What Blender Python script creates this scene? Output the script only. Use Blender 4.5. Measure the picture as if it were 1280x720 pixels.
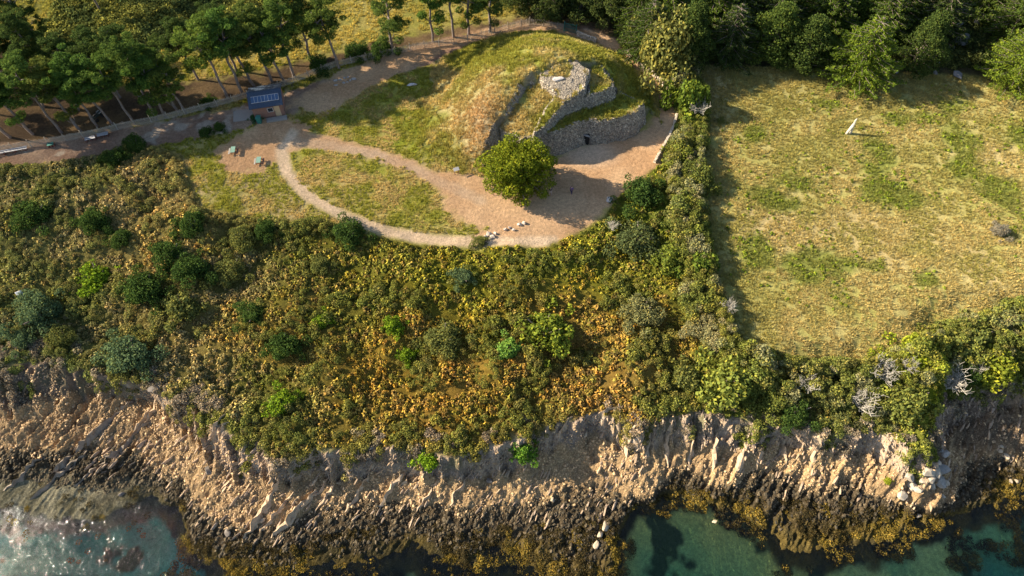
import bpy, math, random
import numpy as np
random.seed(7); RNG = np.random.default_rng(11)
R = math.radians
for o in list(bpy.data.objects): bpy.data.objects.remove(o)
S = bpy.context.scene; COL = S.collection

# ------------------------------------------------------------------ camera, sky, sun, exposure
H = 72.0; PITCH = 57.0; F = 853.33
cam = bpy.data.objects.new('camera', bpy.data.cameras.new('camera')); COL.objects.link(cam)
cam.location = (0, 0, H); cam.rotation_euler = (R(90-PITCH), 0, 0)
cam.data.lens = 24; cam.data.sensor_width = 36; cam.data.clip_start = 1; cam.data.clip_end = 3000
S.camera = cam
SUN_AZ = math.atan2(-0.98, 0.17); SUN_EL = R(29)
w = bpy.data.worlds.new('World'); S.world = w; w.use_nodes = True
nt = w.node_tree; nt.nodes.clear()
sky = nt.nodes.new('ShaderNodeTexSky'); sky.sky_type = 'NISHITA'; sky.sun_disc = False
sky.sun_elevation = SUN_EL; sky.sun_rotation = SUN_AZ % (2*math.pi)
bg = nt.nodes.new('ShaderNodeBackground'); bg.inputs['Strength'].default_value = 0.08
wo = nt.nodes.new('ShaderNodeOutputWorld')
nt.links.new(sky.outputs[0], bg.inputs[0]); nt.links.new(bg.outputs[0], wo.inputs[0])
sl = bpy.data.lights.new('sun', 'SUN'); sl.energy = 5.0; sl.angle = R(0.53); sl.color = (1.0, 0.86, 0.66)
sun = bpy.data.objects.new('sun', sl); COL.objects.link(sun)
ce = math.cos(SUN_EL)
import mathutils
sdir = mathutils.Vector((math.sin(SUN_AZ)*ce, math.cos(SUN_AZ)*ce, math.sin(SUN_EL)))
sun.rotation_euler = sdir.to_track_quat('Z', 'Y').to_euler()
S.view_settings.view_transform = 'Standard'; S.view_settings.look = 'None'
S.view_settings.exposure = 1.45; S.view_settings.gamma = 1
S.render.engine = 'CYCLES'
S.cycles.max_bounces = 6; S.cycles.transparent_max_bounces = 8; S.cycles.volume_bounces = 0
S.cycles.caustics_reflective = False; S.cycles.caustics_refractive = False

# ------------------------------------------------------------------ helpers
SP, CP = math.sin(R(90-PITCH)), math.cos(R(90-PITCH))
def at(px, py, z=0.0):
    xc = (px-640)/F; yc = -(py-360)/F
    dy = yc*CP+SP; dz = yc*SP-CP
    k = (z-H)/dz
    return (xc*k, dy*k, z)
def at2(pts, z=0.0):
    return np.array([at(p[0], p[1], p[2] if len(p) > 2 else z)[:2] for p in pts])

def _hash(ix, iy, seed):
    n = (ix.astype(np.int64)*374761393+iy.astype(np.int64)*668265263+seed*1442695041) & 0x7fffffff
    n = ((n ^ (n >> 13))*1274126177) & 0x7fffffff
    n = ((n ^ (n >> 15))*2246822519) & 0x7fffffff
    return ((n ^ (n >> 16)) & 0xffff)/65535.0
def vn(x, y, seed=0):
    x = np.asarray(x, float); y = np.asarray(y, float)
    ix = np.floor(x); iy = np.floor(y); fx = x-ix; fy = y-iy
    fx = fx*fx*(3-2*fx); fy = fy*fy*(3-2*fy)
    a = _hash(ix, iy, seed); b = _hash(ix+1, iy, seed); c = _hash(ix, iy+1, seed); d = _hash(ix+1, iy+1, seed)
    return (a*(1-fx)+b*fx)*(1-fy)+(c*(1-fx)+d*fx)*fy
def fbm(x, y, sc, seed=0, oc=4):
    s = 0; a = .5; t = 0; x = np.asarray(x)/sc; y = np.asarray(y)/sc
    for k in range(oc):
        s = s+a*vn(x*2**k+k*17.3, y*2**k-k*9.1, seed+k); t += a; a *= .5
    return s/t
def sstep(a, b, v):
    t = np.clip((v-a)/(b-a), 0, 1); return t*t*(3-2*t)
def seg_dist(P, a, b):
    d = b-a; l = max((d*d).sum(), 1e-9)
    t = np.clip(((P-a)@d)/l, 0, 1)
    q = P-a-t[:, None]*d
    return np.sqrt((q*q).sum(1))
def sdf_poly(x, y, poly):          # negative inside
    P = np.stack([np.ravel(x), np.ravel(y)], 1); n = len(poly)
    dm = np.full(len(P), 1e9); ins = np.zeros(len(P), bool)
    for i in range(n):
        a = poly[i]; b = poly[(i+1) % n]
        dm = np.minimum(dm, seg_dist(P, a, b))
        if a[1] != b[1]:
            c = ((a[1] > P[:, 1]) != (b[1] > P[:, 1])) & (P[:, 0] < (b[0]-a[0])*(P[:, 1]-a[1])/(b[1]-a[1])+a[0])
            ins ^= c
    return np.where(ins, -dm, dm).reshape(np.shape(x))
def sdf_line(x, y, pts, wd):
    P = np.stack([np.ravel(x), np.ravel(y)], 1); dm = np.full(len(P), 1e9)
    for i in range(len(pts)-1): dm = np.minimum(dm, seg_dist(P, pts[i], pts[i+1]))
    return (dm-wd/2).reshape(np.shape(x))

def link(o, parent=None):
    COL.objects.link(o)
    if parent is not None: o.parent = parent
    return o
def tag(o, label=None, cat=None, group=None, kind=None):
    if label: o['label'] = label
    if cat: o['category'] = cat
    if group: o['group'] = group
    if kind: o['kind'] = kind
    return o
def empty(name, loc, label, cat, group=None, rz=0):
    o = bpy.data.objects.new(name, None); o.location = loc; o.rotation_euler.z = rz; o.empty_display_size = .3
    link(o); return tag(o, label, cat, group)
def mesh_np(name, V, Fc, mats=(), cols=None, rnd=None, smooth=False):
    V = np.asarray(V, np.float32).reshape(-1, 3); Fc = np.asarray(Fc, np.int32)
    k = Fc.shape[1]; me = bpy.data.meshes.new(name)
    me.vertices.add(len(V)); me.vertices.foreach_set('co', V.ravel())
    me.loops.add(Fc.size); me.loops.foreach_set('vertex_index', Fc.ravel())
    me.polygons.add(len(Fc)); me.polygons.foreach_set('loop_start', np.arange(0, Fc.size, k, dtype=np.int32))
    me.polygons.foreach_set('use_smooth', np.full(len(Fc), smooth))
    me.update(calc_edges=True)
    if cols is not None:
        c = np.ones((len(V), 4), np.float32); c[:, :3] = cols
        a = me.attributes.new('col', 'FLOAT_COLOR', 'POINT'); a.data.foreach_set('color', c.ravel())
    if rnd is not None:
        a = me.attributes.new('rnd', 'FLOAT', 'FACE'); a.data.foreach_set('value', np.asarray(rnd, np.float32))
    for m in mats: me.materials.append(m)
    return me
def mobj(name, me, parent=None): return link(bpy.data.objects.new(name, me), parent)
def copy_tree(o, parent=None):
    c = o.copy(); link(c)
    if parent is not None: c.parent = parent
    for ch in [q for q in KIDS.get(o.name, [])]: 
        d = copy_tree(ch, c); KIDS.setdefault(c.name, []).append(d)
    return c
KIDS = {}
def part(name, me, root):
    o = mobj(name, me, root); KIDS.setdefault(root.name, []).append(o); return o

class MB:                           # small hard-surface mesh collector
    def __init__(s): s.V = []; s.F = []
    def box(s, c, d, rz=0, rx=0, ry=0, taper=1.0):
        n = len(s.V); M = mathutils.Euler((rx, ry, rz)).to_matrix()
        for sx, sy, sz in ((-1,-1,-1),(1,-1,-1),(1,1,-1),(-1,1,-1),(-1,-1,1),(1,-1,1),(1,1,1),(-1,1,1)):
            t = taper if sz > 0 else 1
            v = M@mathutils.Vector((sx*d[0]/2*t, sy*d[1]/2*t, sz*d[2]/2)); s.V.append((v.x+c[0], v.y+c[1], v.z+c[2]))
        for f in ((0,3,2,1),(4,5,6,7),(0,1,5,4),(1,2,6,5),(2,3,7,6),(3,0,4,7)): s.F.append([n+i for i in f])
        return s
    def tube(s, pts, rad, n=7, cap=True):
        V, Fq = tube(pts, rad, n); b = len(s.V)
        s.V += [tuple(v) for v in V]; s.F += [[b+i for i in f] for f in Fq]
        if cap:
            s.F.append([b+i for i in range(n)][::-1]); s.F.append([b+len(V)-n+i for i in range(n)])
        return s
    def mesh(s, name, m):
        me = bpy.data.meshes.new(name); me.from_pydata(s.V, [], s.F); me.materials.append(m); me.update(); return me
def tube(pts, rad, n=7):
    pts = np.asarray(pts, float); V = []; k = len(pts)
    for i in range(k):
        d = pts[min(i+1, k-1)]-pts[max(i-1, 0)]; d /= max(np.linalg.norm(d), 1e-6)
        u = np.cross(d, [0, 0, 1.0] if abs(d[2]) < .9 else [1.0, 0, 0]); u /= np.linalg.norm(u); v = np.cross(d, u)
        for j in range(n):
            a = 2*math.pi*j/n; V.append(pts[i]+rad[i]*(math.cos(a)*u+math.sin(a)*v))
    Fq = [[i*n+j, i*n+(j+1) % n, (i+1)*n+(j+1) % n, (i+1)*n+j] for i in range(k-1) for j in range(n)]
    return V, Fq

# ------------------------------------------------------------------ materials
def newmat(name):
    m = bpy.data.materials.new(name); m.use_nodes = True; t = m.node_tree; t.nodes.clear()
    out = t.nodes.new('ShaderNodeOutputMaterial'); return m, t, out
def N(t, kind, **kw):
    n = t.nodes.new(kind)
    for k, v in kw.items():
        if k in n.inputs: n.inputs[k].default_value = v
        else: setattr(n, k, v)
    return n
def mixc(t, a, b, fac, bt='MIX'):
    n = t.nodes.new('ShaderNodeMix'); n.data_type = 'RGBA'; n.blend_type = bt
    for v, i in ((fac, 0), (a, 6), (b, 7)):
        if hasattr(v, 'is_output') or isinstance(v, bpy.types.NodeSocket): t.links.new(v, n.inputs[i])
        else: n.inputs[i].default_value = (*v, 1) if isinstance(v, tuple) and len(v) == 3 else v
    return n.outputs[2]
def ramp(t, src, p):
    r = t.nodes.new('ShaderNodeValToRGB'); e = r.color_ramp.elements
    while len(e) < len(p): e.new(.5)
    for i, (pos, v) in enumerate(p):
        e[i].position = pos; e[i].color = (v, v, v, 1) if not isinstance(v, tuple) else (*v, 1)
    t.links.new(src, r.inputs[0]); return r.outputs[0]
def noise(t, sc, det=4, rough=.6, vec=None):
    n = N(t, 'ShaderNodeTexNoise', Scale=sc, Detail=det, Roughness=rough)
    if vec is None:
        g = t.nodes.new('ShaderNodeNewGeometry'); vec = g.outputs['Position']
    t.links.new(vec, n.inputs['Vector']); return n.outputs[0]

def mat_ground():
    m, t, out = newmat('ground_cover')
    a = N(t, 'ShaderNodeAttribute', attribute_name='col'); rg = N(t, 'ShaderNodeAttribute', attribute_name='rough')
    n1 = noise(t, 2.2, 8, .75); n2 = noise(t, 9.0, 5, .7)
    v = N(t, 'ShaderNodeTexVoronoi', Scale=4.5); g = t.nodes.new('ShaderNodeNewGeometry'); t.links.new(g.outputs['Position'], v.inputs['Vector'])
    c = mixc(t, a.outputs['Color'], ramp(t, n1, [(.3, .55), (.7, 1.35)]), .8, 'MULTIPLY')
    c = mixc(t, c, ramp(t, n2, [(.3, .5), (.72, 1.45)]), .7, 'MULTIPLY')
    st = mixc(t, (1, 1, 1), ramp(t, v.outputs[0], [(.0, 1.15), (.6, .55)]), rg.outputs['Fac'])
    c = mixc(t, c, st, .8, 'MULTIPLY')
    b = N(t, 'ShaderNodeBsdfDiffuse', Roughness=1.0); t.links.new(c, b.inputs['Color'])
    ma = N(t, 'ShaderNodeMath', operation='MULTIPLY_ADD'); t.links.new(n2, ma.inputs[0]); ma.inputs[1].default_value = .6; t.links.new(n1, ma.inputs[2])
    bp = N(t, 'ShaderNodeBump', Strength=.9, Distance=.22); t.links.new(ma.outputs[0], bp.inputs['Height']); t.links.new(bp.outputs[0], b.inputs['Normal'])
    t.links.new(b.outputs[0], out.inputs[0]); return m
def mat_leaf(name, inst=False, trans=.3, shade=(.55, 1.45)):
    m, t, out = newmat(name)
    if inst: a = N(t, 'ShaderNodeAttribute', attribute_name='tint', attribute_type='INSTANCER').outputs['Color']
    else: a = N(t, 'ShaderNodeObjectInfo').outputs['Color']
    r = N(t, 'ShaderNodeAttribute', attribute_name='rnd').outputs['Fac']
    c = mixc(t, a, ramp(t, r, [(0, shade[0]), (1, shade[1])]), 1, 'MULTIPLY')
    warm = mixc(t, c, (1.35, 1.0, .6), ramp(t, r, [(.55, 0.0), (1, .8)]), 'MULTIPLY')
    d = N(t, 'ShaderNodeBsdfDiffuse'); tr = N(t, 'ShaderNodeBsdfTranslucent'); mx = N(t, 'ShaderNodeMixShader'); mx.inputs[0].default_value = trans
    t.links.new(warm, d.inputs[0]); t.links.new(warm, tr.inputs[0])
    t.links.new(d.outputs[0], mx.inputs[1]); t.links.new(tr.outputs[0], mx.inputs[2]); t.links.new(mx.outputs[0], out.inputs[0]); return m
def mat_rough(name, col, sc=6, amp=(.6, 1.4), inst=False, objcol=False, rough=.9, bump=.5):
    m, t, out = newmat(name)
    if inst: a = N(t, 'ShaderNodeAttribute', attribute_name='tint', attribute_type='INSTANCER').outputs['Color']
    elif objcol: a = N(t, 'ShaderNodeObjectInfo').outputs['Color']
    else: a = (*col, 1)
    n1 = noise(t, sc, 6, .7)
    c = mixc(t, a, ramp(t, n1, [(.3, amp[0]), (.7, amp[1])]), 1, 'MULTIPLY')
    b = N(t, 'ShaderNodeBsdfPrincipled', Roughness=rough); b.inputs['Specular IOR Level'].default_value = .25
    t.links.new(c, b.inputs['Base Color'])
    bp = N(t, 'ShaderNodeBump', Strength=bump, Distance=.05); t.links.new(n1, bp.inputs['Height']); t.links.new(bp.outputs[0], b.inputs['Normal'])
    t.links.new(b.outputs[0], out.inputs[0]); return m
def mat_plain(name, col, rough=.6, metal=0):
    m, t, out = newmat(name)
    c = mixc(t, (*col, 1), ramp(t, noise(t, 12, 4), [(.3, .8), (.7, 1.2)]), 1, 'MULTIPLY')
    b = N(t, 'ShaderNodeBsdfPrincipled', Roughness=rough, Metallic=metal); t.links.new(c, b.inputs['Base Color']); t.links.new(b.outputs[0], out.inputs[0]); return m
def mat_water():
    m, t, out = newmat('sea_water')
    g = t.nodes.new('ShaderNodeNewGeometry')
    mp = N(t, 'ShaderNodeMapping'); mp.inputs['Scale'].default_value = (1, .55, 1); mp.inputs['Rotation'].default_value = (0, 0, R(-55)); t.links.new(g.outputs['Position'], mp.inputs['Vector'])
    n1 = noise(t, 1.6, 5, .66, mp.outputs[0]); n2 = noise(t, .25, 3, .5, mp.outputs[0])
    ad = N(t, 'ShaderNodeMath', operation='ADD'); t.links.new(n1, ad.inputs[0]); t.links.new(n2, ad.inputs[1])
    bp = N(t, 'ShaderNodeBump', Strength=1.0, Distance=.10); t.links.new(ad.outputs[0], bp.inputs['Height'])
    fr = N(t, 'ShaderNodeFresnel', IOR=1.33); t.links.new(bp.outputs[0], fr.inputs['Normal'])
    tr = N(t, 'ShaderNodeBsdfTransparent'); gl = N(t, 'ShaderNodeBsdfGlossy', Roughness=.06); t.links.new(bp.outputs[0], gl.inputs['Normal'])
    mx = N(t, 'ShaderNodeMixShader'); t.links.new(fr.outputs[0], mx.inputs[0]); t.links.new(tr.outputs[0], mx.inputs[1]); t.links.new(gl.outputs[0], mx.inputs[2])
    t.links.new(mx.outputs[0], out.inputs['Surface'])
    va = N(t, 'ShaderNodeVolumeAbsorption', Density=.19); va.inputs['Color'].default_value = (.0, .76, .66, 1); t.links.new(va.outputs[0], out.inputs['Volume'])
    return m
M_GROUND = mat_ground(); M_LEAF = mat_leaf('leaf_foliage'); M_ILEAF = mat_leaf('scrub_foliage', True, .25, (.4, 1.6))
M_GRASS = mat_leaf('grass_blades', True, .35, (.7, 1.3)); M_IROCK = mat_rough('shore_rock', None, 5, (.65, 1.35), inst=True)
M_ROCK = mat_rough('boulder_rock', None, 3, (.7, 1.3), objcol=True); M_BARK = mat_rough('pine_bark', (.19, .155, .135), 5, (.55, 1.4))
M_DEAD = mat_rough('dead_wood', (.40, .37, .31), 8, (.75, 1.2)); M_PALE = mat_rough('fence_wood', (.40, .35, .28), 7, (.6, 1.3))
M_WALLST = mat_rough('pale_wall_stone', (.52, .44, .34), 3, (.6, 1.3)); M_WATER = mat_water()

# ------------------------------------------------------------------ terrain
LN = {
 1: (0.0, [(-200,230),(0,212),(150,190),(250,272),(400,282),(500,300),(600,312),(700,300),(780,262),(850,330),(900,430),(960,446),(1100,446),(1180,405),(1290,372),(1500,360)]),
 2: (-3.2, [(-200,450),(-40,448),(0,452),(60,452),(130,468),(180,486),(245,500),(275,528),(320,552),(345,580),(400,562),(450,556),(520,560),(560,572),(620,556),(660,545),(700,528),(750,516),(800,532),(870,512),(950,524),(1000,532),(1060,536),(1110,542),(1140,562),(1158,566),(1165,530),(1180,480),(1230,480),(1290,476),(1500,470)]),
 3: (-6.6, [(-200,520),(-40,516),(0,512),(60,505),(120,498),(190,506),(240,542),(268,580),(315,596),(350,604),(400,592),(450,594),(520,600),(580,600),(640,590),(700,566),(745,546),(790,564),(850,558),(900,564),(960,560),(1020,564),(1080,574),(1120,598),(1150,612),(1172,606),(1184,562),(1190,526),(1240,512),(1290,506),(1500,500)]),
 4: (-8.5, [(-200,560),(-40,560),(0,560),(100,566),(170,580),(225,604),(255,640),(300,655),(340,660),(400,640),(470,632),(520,628),(600,632),(660,632),(700,618),(780,622),(835,604),(860,592),(950,598),(1020,608),(1080,620),(1130,634),(1160,636),(1188,618),(1207,574),(1290,568),(1500,560)]),
 5: (-9.55, [(-200,636),(-40,636),(0,636),(60,640),(130,646),(190,622),(225,640),(248,680),(285,712),(330,718),(400,704),(470,698),(560,694),(640,700),(700,722),(765,728),(785,660),(800,632),(860,625),(930,642),(970,675),(1030,668),(1100,655),(1160,655),(1220,625),(1290,615),(1500,600)]),
}
LX = {}
for k, (z, p) in LN.items():
    q = at2(p, z); o_ = np.argsort(q[:, 0]); LX[k] = (q[o_, 0], q[o_, 1], z)
SA = (0.52, 0.854)                 # strike of the tilted beds on the shore
def terr(x, y, detail=True):
    x = np.asarray(x, float); y = np.asarray(y, float)
    ys = {}
    jag = (fbm(x, y*0+3, 3.2, 5, 3)-.5)*2.6+(vn(x/.9, y*0, 8)-.5)*1.1
    for k in LX: ys[k] = np.interp(x, LX[k][0], LX[k][1])
    ys[1] = ys[1]+4
    ys[2] = ys[2]+jag*.55; ys[3] = ys[3]+jag*.8
    ys[4] = ys[4]+(fbm(x, y, 5, 21, 3)-.5)*4
    ys[5] = ys[5]+(fbm(x, y, 6, 31, 3)-.5)*5
    ys[2] = np.minimum(ys[2], ys[1]-.6); ys[3] = np.minimum(ys[3], ys[2]-.7); ys[4] = np.minimum(ys[4], ys[3]-.7); ys[5] = np.minimum(ys[5], ys[4]-.7)
    ys[6] = ys[5]-9; ys[7] = ys[6]-60
    zs = {1: 0, 2: -3.2, 3: -6.6, 4: -8.5, 5: -9.62, 6: -11.6, 7: -14.5}
    z = np.zeros_like(x); t = np.full_like(x, 1.0)
    t = np.where(y > ys[1], 1-np.clip((y-ys[1])/100, 0, 1), t)
    for k in range(1, 7):
        u = np.clip((ys[k]-y)/(ys[k]-ys[k+1]), 0, 1); on = (y <= ys[k])
        uu = u**1.6 if k == 1 else (sstep(0, 1, u)*.6+u*.4 if k == 2 else u)
        z = np.where(on, zs[k]+(zs[k+1]-zs[k])*uu, z); t = np.where(on, k+u, t)
    z = z-(1-sstep(-40, -28, x))*sstep(5.05, 5.6, t)*2.2
    if detail:
        z = z+np.where(t < 1.9, (fbm(x, y, 7, 51, 3)-.5)*3.2*sstep(.95, 1.3, t)+(fbm(x, y, 2.2, 61, 2)-.5)*.14, 0)
        a = x*SA[1]-y*SA[0]; b = x*SA[0]+y*SA[1]
        r = 1-np.abs(2*fbm(a, b*.13, .95, 71, 2)-1); r2 = 1-np.abs(2*vn(a/.45, b/3.0, 77)-1)
        zone = sstep(.35, .62, fbm(x, y, 11, 81, 2))*(.5+.8*fbm(a, b, 1.7, 83, 3))
        amp = sstep(2.0, 2.4, t)*(1-sstep(5.3, 6.2, t))
        r3 = 1-np.abs(2*fbm(a, b*.3, .55, 75, 2)-1); fine = (fbm(x, y, .75, 91, 4)-.5)*.95
        z = z+amp*(zone*(r-.6)*1.0+(r3-.5)*.5*(.35+zone)+fine)*(1-.95*sstep(4.8, 5.3, t))*(1-.7*(1-sstep(-48, -38, x))*sstep(4.25, 4.5, t))
        a2 = x+ y*.12                                # gullied cliff face
        z = z+sstep(2.02, 2.3, t)*(1-sstep(2.95, 3.3, t))*((1-np.abs(2*vn(a2/1.15, y/5, 97)-1))-.5)*1.7+sstep(2.02, 2.2, t)*(1-sstep(2.95, 3.3, t))*((fbm(x, y, 1.1, 99, 4)-.5)*1.5)
    return z, t

POLY = {}
POLY['heath'] = np.vstack([at2([(-120,225),(0,208),(60,205),(130,190),(165,178),(200,185),(228,195),(240,235),(255,262),(330,272),(400,275),(450,290),(520,303),(600,312),(680,308),(720,290),(755,270),(775,245),(800,225),(825,205),(840,170),(846,150),(842,125),(818,92),(792,72),(790,50),(850,66),(870,85),(882,110),(888,160),(880,220),(888,300),(905,380),(925,425),(980,443),(1080,445),(1130,425),(1180,400),(1290,365),(1420,355)]),
                           at2([(p[0], p[1]+2) for p in LN[2][1] if -130 < p[0] < 1420][::-1], -3.2)])
POLY['bare'] = at2([(300,168),(345,140),(370,135),(392,140),(400,150),(384,166),(440,178),(500,194),(545,214),(572,219),(610,212),(640,215),(690,200),(735,180),(810,160),(822,140),(828,118),(800,90),(770,66),(735,50),(700,42),(640,47),(560,60),(520,82),(470,105),(410,140),(395,160),(345,140),(420,92),(520,60),(640,30),(745,40),(800,68),(838,100),(850,150),(832,205),(785,245),(742,275),(695,302),(640,308),(590,300),(610,285),(565,278),(545,262),(530,235),(490,208),(440,192),(384,184),(350,195),(330,215),(290,215),(268,190)])
TRK = at2([(-60,208),(0,196),(100,184),(200,166),(290,150),(350,132),(420,108),(500,78),(570,56),(650,42),(720,44),(780,68),(820,100),(838,135)])
LOOP = at2([(366,165),(352,188),(358,215),(385,245),(430,270),(480,287),(540,298),(600,303),(690,300)])
UPP = at2([(372,178),(420,184),(470,194),(520,212),(560,232),(600,250)])
POLY['lawn'] = at2([(385,170),(395,155),(470,108),(560,70),(640,55),(600,215),(560,212),(510,196),(440,178)])
POLY['field'] = at2([(872,82),(1000,88),(1150,95),(1420,110),(1420,350),(1180,402),(1100,450),(940,445),(905,400),(880,230),(888,130)])
POLY['litter'] = at2([(-150,215),(-150,40),(40,60),(120,110),(200,105),(260,98),(340,85),(470,55),(560,35),(680,15),(760,20),(800,60),(745,42),(650,32),(520,60),(420,84),(310,122),(160,160),(0,195)])
POLY['wood'] = at2([(800,-60),(1500,-60),(1500,104),(1000,88),(872,82),(760,45)])
ZONES = [((100,205),(.11,.14,.045)),((190,230),(.36,.28,.13)),((60,300),(.20,.19,.08)),((200,320),(.30,.24,.10)),((90,380),(.15,.16,.06)),((250,410),(.25,.20,.08)),
 ((330,345),(.16,.15,.05)),((350,430),(.26,.19,.06)),((450,340),(.17,.165,.035)),((440,400),(.15,.14,.035)),((480,460),(.27,.19,.045)),((600,345),(.19,.19,.03)),((600,400),(.19,.16,.03)),
 ((560,470),(.31,.20,.055)),((700,450),(.26,.17,.055)),((760,490),(.26,.17,.055)),((720,340),(.20,.20,.03)),((850,290),(.12,.165,.03)),((830,350),(.15,.16,.03)),((820,435),(.27,.19,.055)),
 ((900,470),(.17,.20,.04)),((1050,480),(.15,.16,.05)),((1210,440),(.20,.22,.05)),((1130,430),(.30,.34,.03)),((820,210),(.16,.18,.03)),((300,500),(.17,.17,.05)),((480,540),(.22,.17,.05)),((620,530),(.25,.18,.045)),((30,440),(.10,.13,.05)),((865,170),(.15,.18,.04))]
ZP = at2([z[0] for z in ZONES], -1.5); ZC = np.array([z[1] for z in ZONES])
def zonecol(x, y):
    P = np.stack([np.ravel(x), np.ravel(y)], 1)
    P = P+np.stack([fbm(P[:, 0], P[:, 1], 6, 101)-.5, fbm(P[:, 0], P[:, 1], 6, 111)-.5], 1)*9
    wsum = 0; c = 0
    for i in range(len(ZP)):
        d = ((P-ZP[i])**2).sum(1); wt = 1/(d+6)**2; wsum = wsum+wt; c = c+wt[:, None]*ZC[i]
    return (c/wsum[:, None]).reshape(np.shape(x)+(3,))*np.array([1.22, 1.28, 1.1])
C = lambda *c: np.array(c)
FG = [(1115,240,5.5,3),(1000,230,7,4),(965,250,6,3.5),(1040,130,5,2),(1135,150,6,2.5),(1200,170,4,6),(1250,240,5,8),(1215,215,5,4),(1190,130,4,3),(1075,330,4,2),(1010,330,5,6),(1120,90,5,1),(950,310,4,5),(1270,170,4,4),(1160,350,2,2),(1100,200,5,6),(940,170,3,3)]
FGW = [(at(px, py)[0], at(px, py)[1], rx, ry) for px, py, rx, ry in FG]
def field_green(x, y):
    g = 0
    for i_, (cx, cy, rx, ry) in enumerate(FGW): g = np.maximum(g, (1.0 if i_ == 0 else .72)*np.exp(-((x-cx)/rx)**2-((y-cy)/ry)**2))
    n = fbm(x, y, 3.0, 121, 4)
    return sstep(.50, .68, g*.66+n*.46)
def ground_color(x, y, z, t):
    n = fbm(x, y, 4, 131, 5); nf = fbm(x, y, 1.1, 141, 4); n2 = fbm(x, y, 14, 151, 3)
    w_ = (nf-.5)*1.6
    def lerp(a, b, f): return a+(b-a)*f[..., None]
    def mixn(a, b, v=None): return lerp(np.broadcast_to(C(*a), x.shape+(3,)), C(*b), sstep(.3, .7, n if v is None else v))
    c = mixn((.42,.35,.11), (.30,.28,.07))                       # yellow meadow behind the pines
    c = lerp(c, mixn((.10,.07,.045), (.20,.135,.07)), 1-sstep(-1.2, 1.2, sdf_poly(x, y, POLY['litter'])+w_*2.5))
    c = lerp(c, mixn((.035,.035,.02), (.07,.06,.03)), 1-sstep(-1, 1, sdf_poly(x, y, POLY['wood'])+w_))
    f = mixn((.39,.34,.13), (.32,.30,.09)); f = lerp(f, C(.44,.34,.17), sstep(.55, .75, n2)*.7); f = lerp(f, C(.17,.20,.04), field_green(x, y)*.8)
    f = lerp(f, C(.25,.23,.08), sstep(66, 84, y+(n-.5)*20)*.4)
    c = lerp(c, f, 1-sstep(-.6, .6, sdf_poly(x, y, POLY['field'])+w_))
    lawn = mixn((.27,.30,.035), (.38,.33,.10), nf*.5+n*.5)
    front = 1-sstep(-1, 1, sdf_poly(x, y, at2([(215,185),(310,160),(560,200),(600,300),(450,290),(400,278),(330,274),(250,266)])))
    c = lerp(c, mixn((.30,.29,.05), (.46,.36,.17), nf*.5+n*.5), front)
    c = lerp(c, lawn, 1-sstep(-.5, .5, sdf_poly(x, y, POLY['lawn'])+w_))
    soil = mixn((.56,.375,.215), (.47,.29,.155)); 
    tr = lerp(mixn((.36,.25,.17), (.27,.17,.115)), C(.45,.36,.27), sstep(.62, .7, fbm(x, y, 2.5, 161, 3)))
    c = lerp(c, tr, 1-sstep(-.4, .6, sdf_line(x, y, TRK, 5.0)+w_))
    c = lerp(c, soil, 1-sstep(-.5, .7, sdf_poly(x, y, POLY['bare'])+w_*1.3))
    isl = at2([(384,186),(430,190),(475,200),(515,215),(545,238),(556,262),(585,284),(535,288),(470,278),(410,255),(372,225),(366,200)])
    c = lerp(c, mixn((.31,.31,.05), (.48,.37,.14), nf*.5+n*.5), (1-sstep(-1.2, 1.2, sdf_poly(x, y, isl)+w_*1.6))*.92)
    c = lerp(c, mixn((.66,.51,.35), (.58,.44,.29)), 1-sstep(-.4, .5, sdf_line(x, y, LOOP, 1.5)+w_*.5))
    c = lerp(c, mixn((.52,.38,.25), (.46,.31,.19)), 1-sstep(-.4, .5, sdf_line(x, y, UPP, 1.6)+w_*.5))
    px_, py_, _ = at(738, 192)
    c = lerp(c, C(.62,.47,.33), (1-sstep(1.0, 4.4, np.hypot((x-px_)*.75, (y-py_)*1.2)))*.7)
    he = zonecol(x, y)*lerp(np.ones(x.shape+(3,))*.5, C(.85,.75,.6), nf)
    c = lerp(c, he, 1-sstep(-.5, .4, sdf_poly(x, y, POLY['heath'])+w_*.6))
    # shore by level
    cliff = mixn((.46,.345,.23), (.28,.22,.17), fbm(x, y, 3, 171, 4)); cliff = lerp(cliff, C(.56,.45,.33), sstep(.58, .75, nf)*.8)
    cliff = lerp(cliff, C(.13,.13,.06), sstep(.55, .68, fbm(x, y, 2.5, 181, 3))*.7*(1-sstep(2.4, 2.8, t)))
    c = lerp(c, cliff, sstep(1.95, 2.12, t+w_*.05))
    c = lerp(c, mixn((.17,.13,.10), (.11,.10,.06), nf), (1-sstep(-50, -42, x+(n-.5)*8))*sstep(1.95, 2.1, t)*.85)  # left bank: its shade painted in as darker, scrubby brown-green
    rub = mixn((.56,.39,.205), (.44,.30,.16)); rub = lerp(rub, C(.25,.18,.12), sstep(.6, .8, nf)*.6)
    c = lerp(c, rub, sstep(2.85, 3.1, t+w_*.1))
    rk = mixn((.07,.055,.035), (.12,.09,.055), nf)
    c = lerp(c, rk, sstep(3.85, 4.15, t+w_*.25))
    wr = mixn((.15,.11,.035), (.07,.06,.03), fbm(x, y, 1.6, 191, 4))
    c = lerp(c, wr, sstep(4.55, 4.9, t+w_*.3))
    left = (1-sstep(-52, -40, x+(n-.5)*14))
    c = lerp(c, mixn((.38,.34,.22), (.20,.18,.11), fbm(x, y, 1.4, 193, 4)), left*sstep(4.3, 4.5, t+w_*.2)*(1-sstep(5.35, 5.65, t+w_*.1)))
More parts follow.
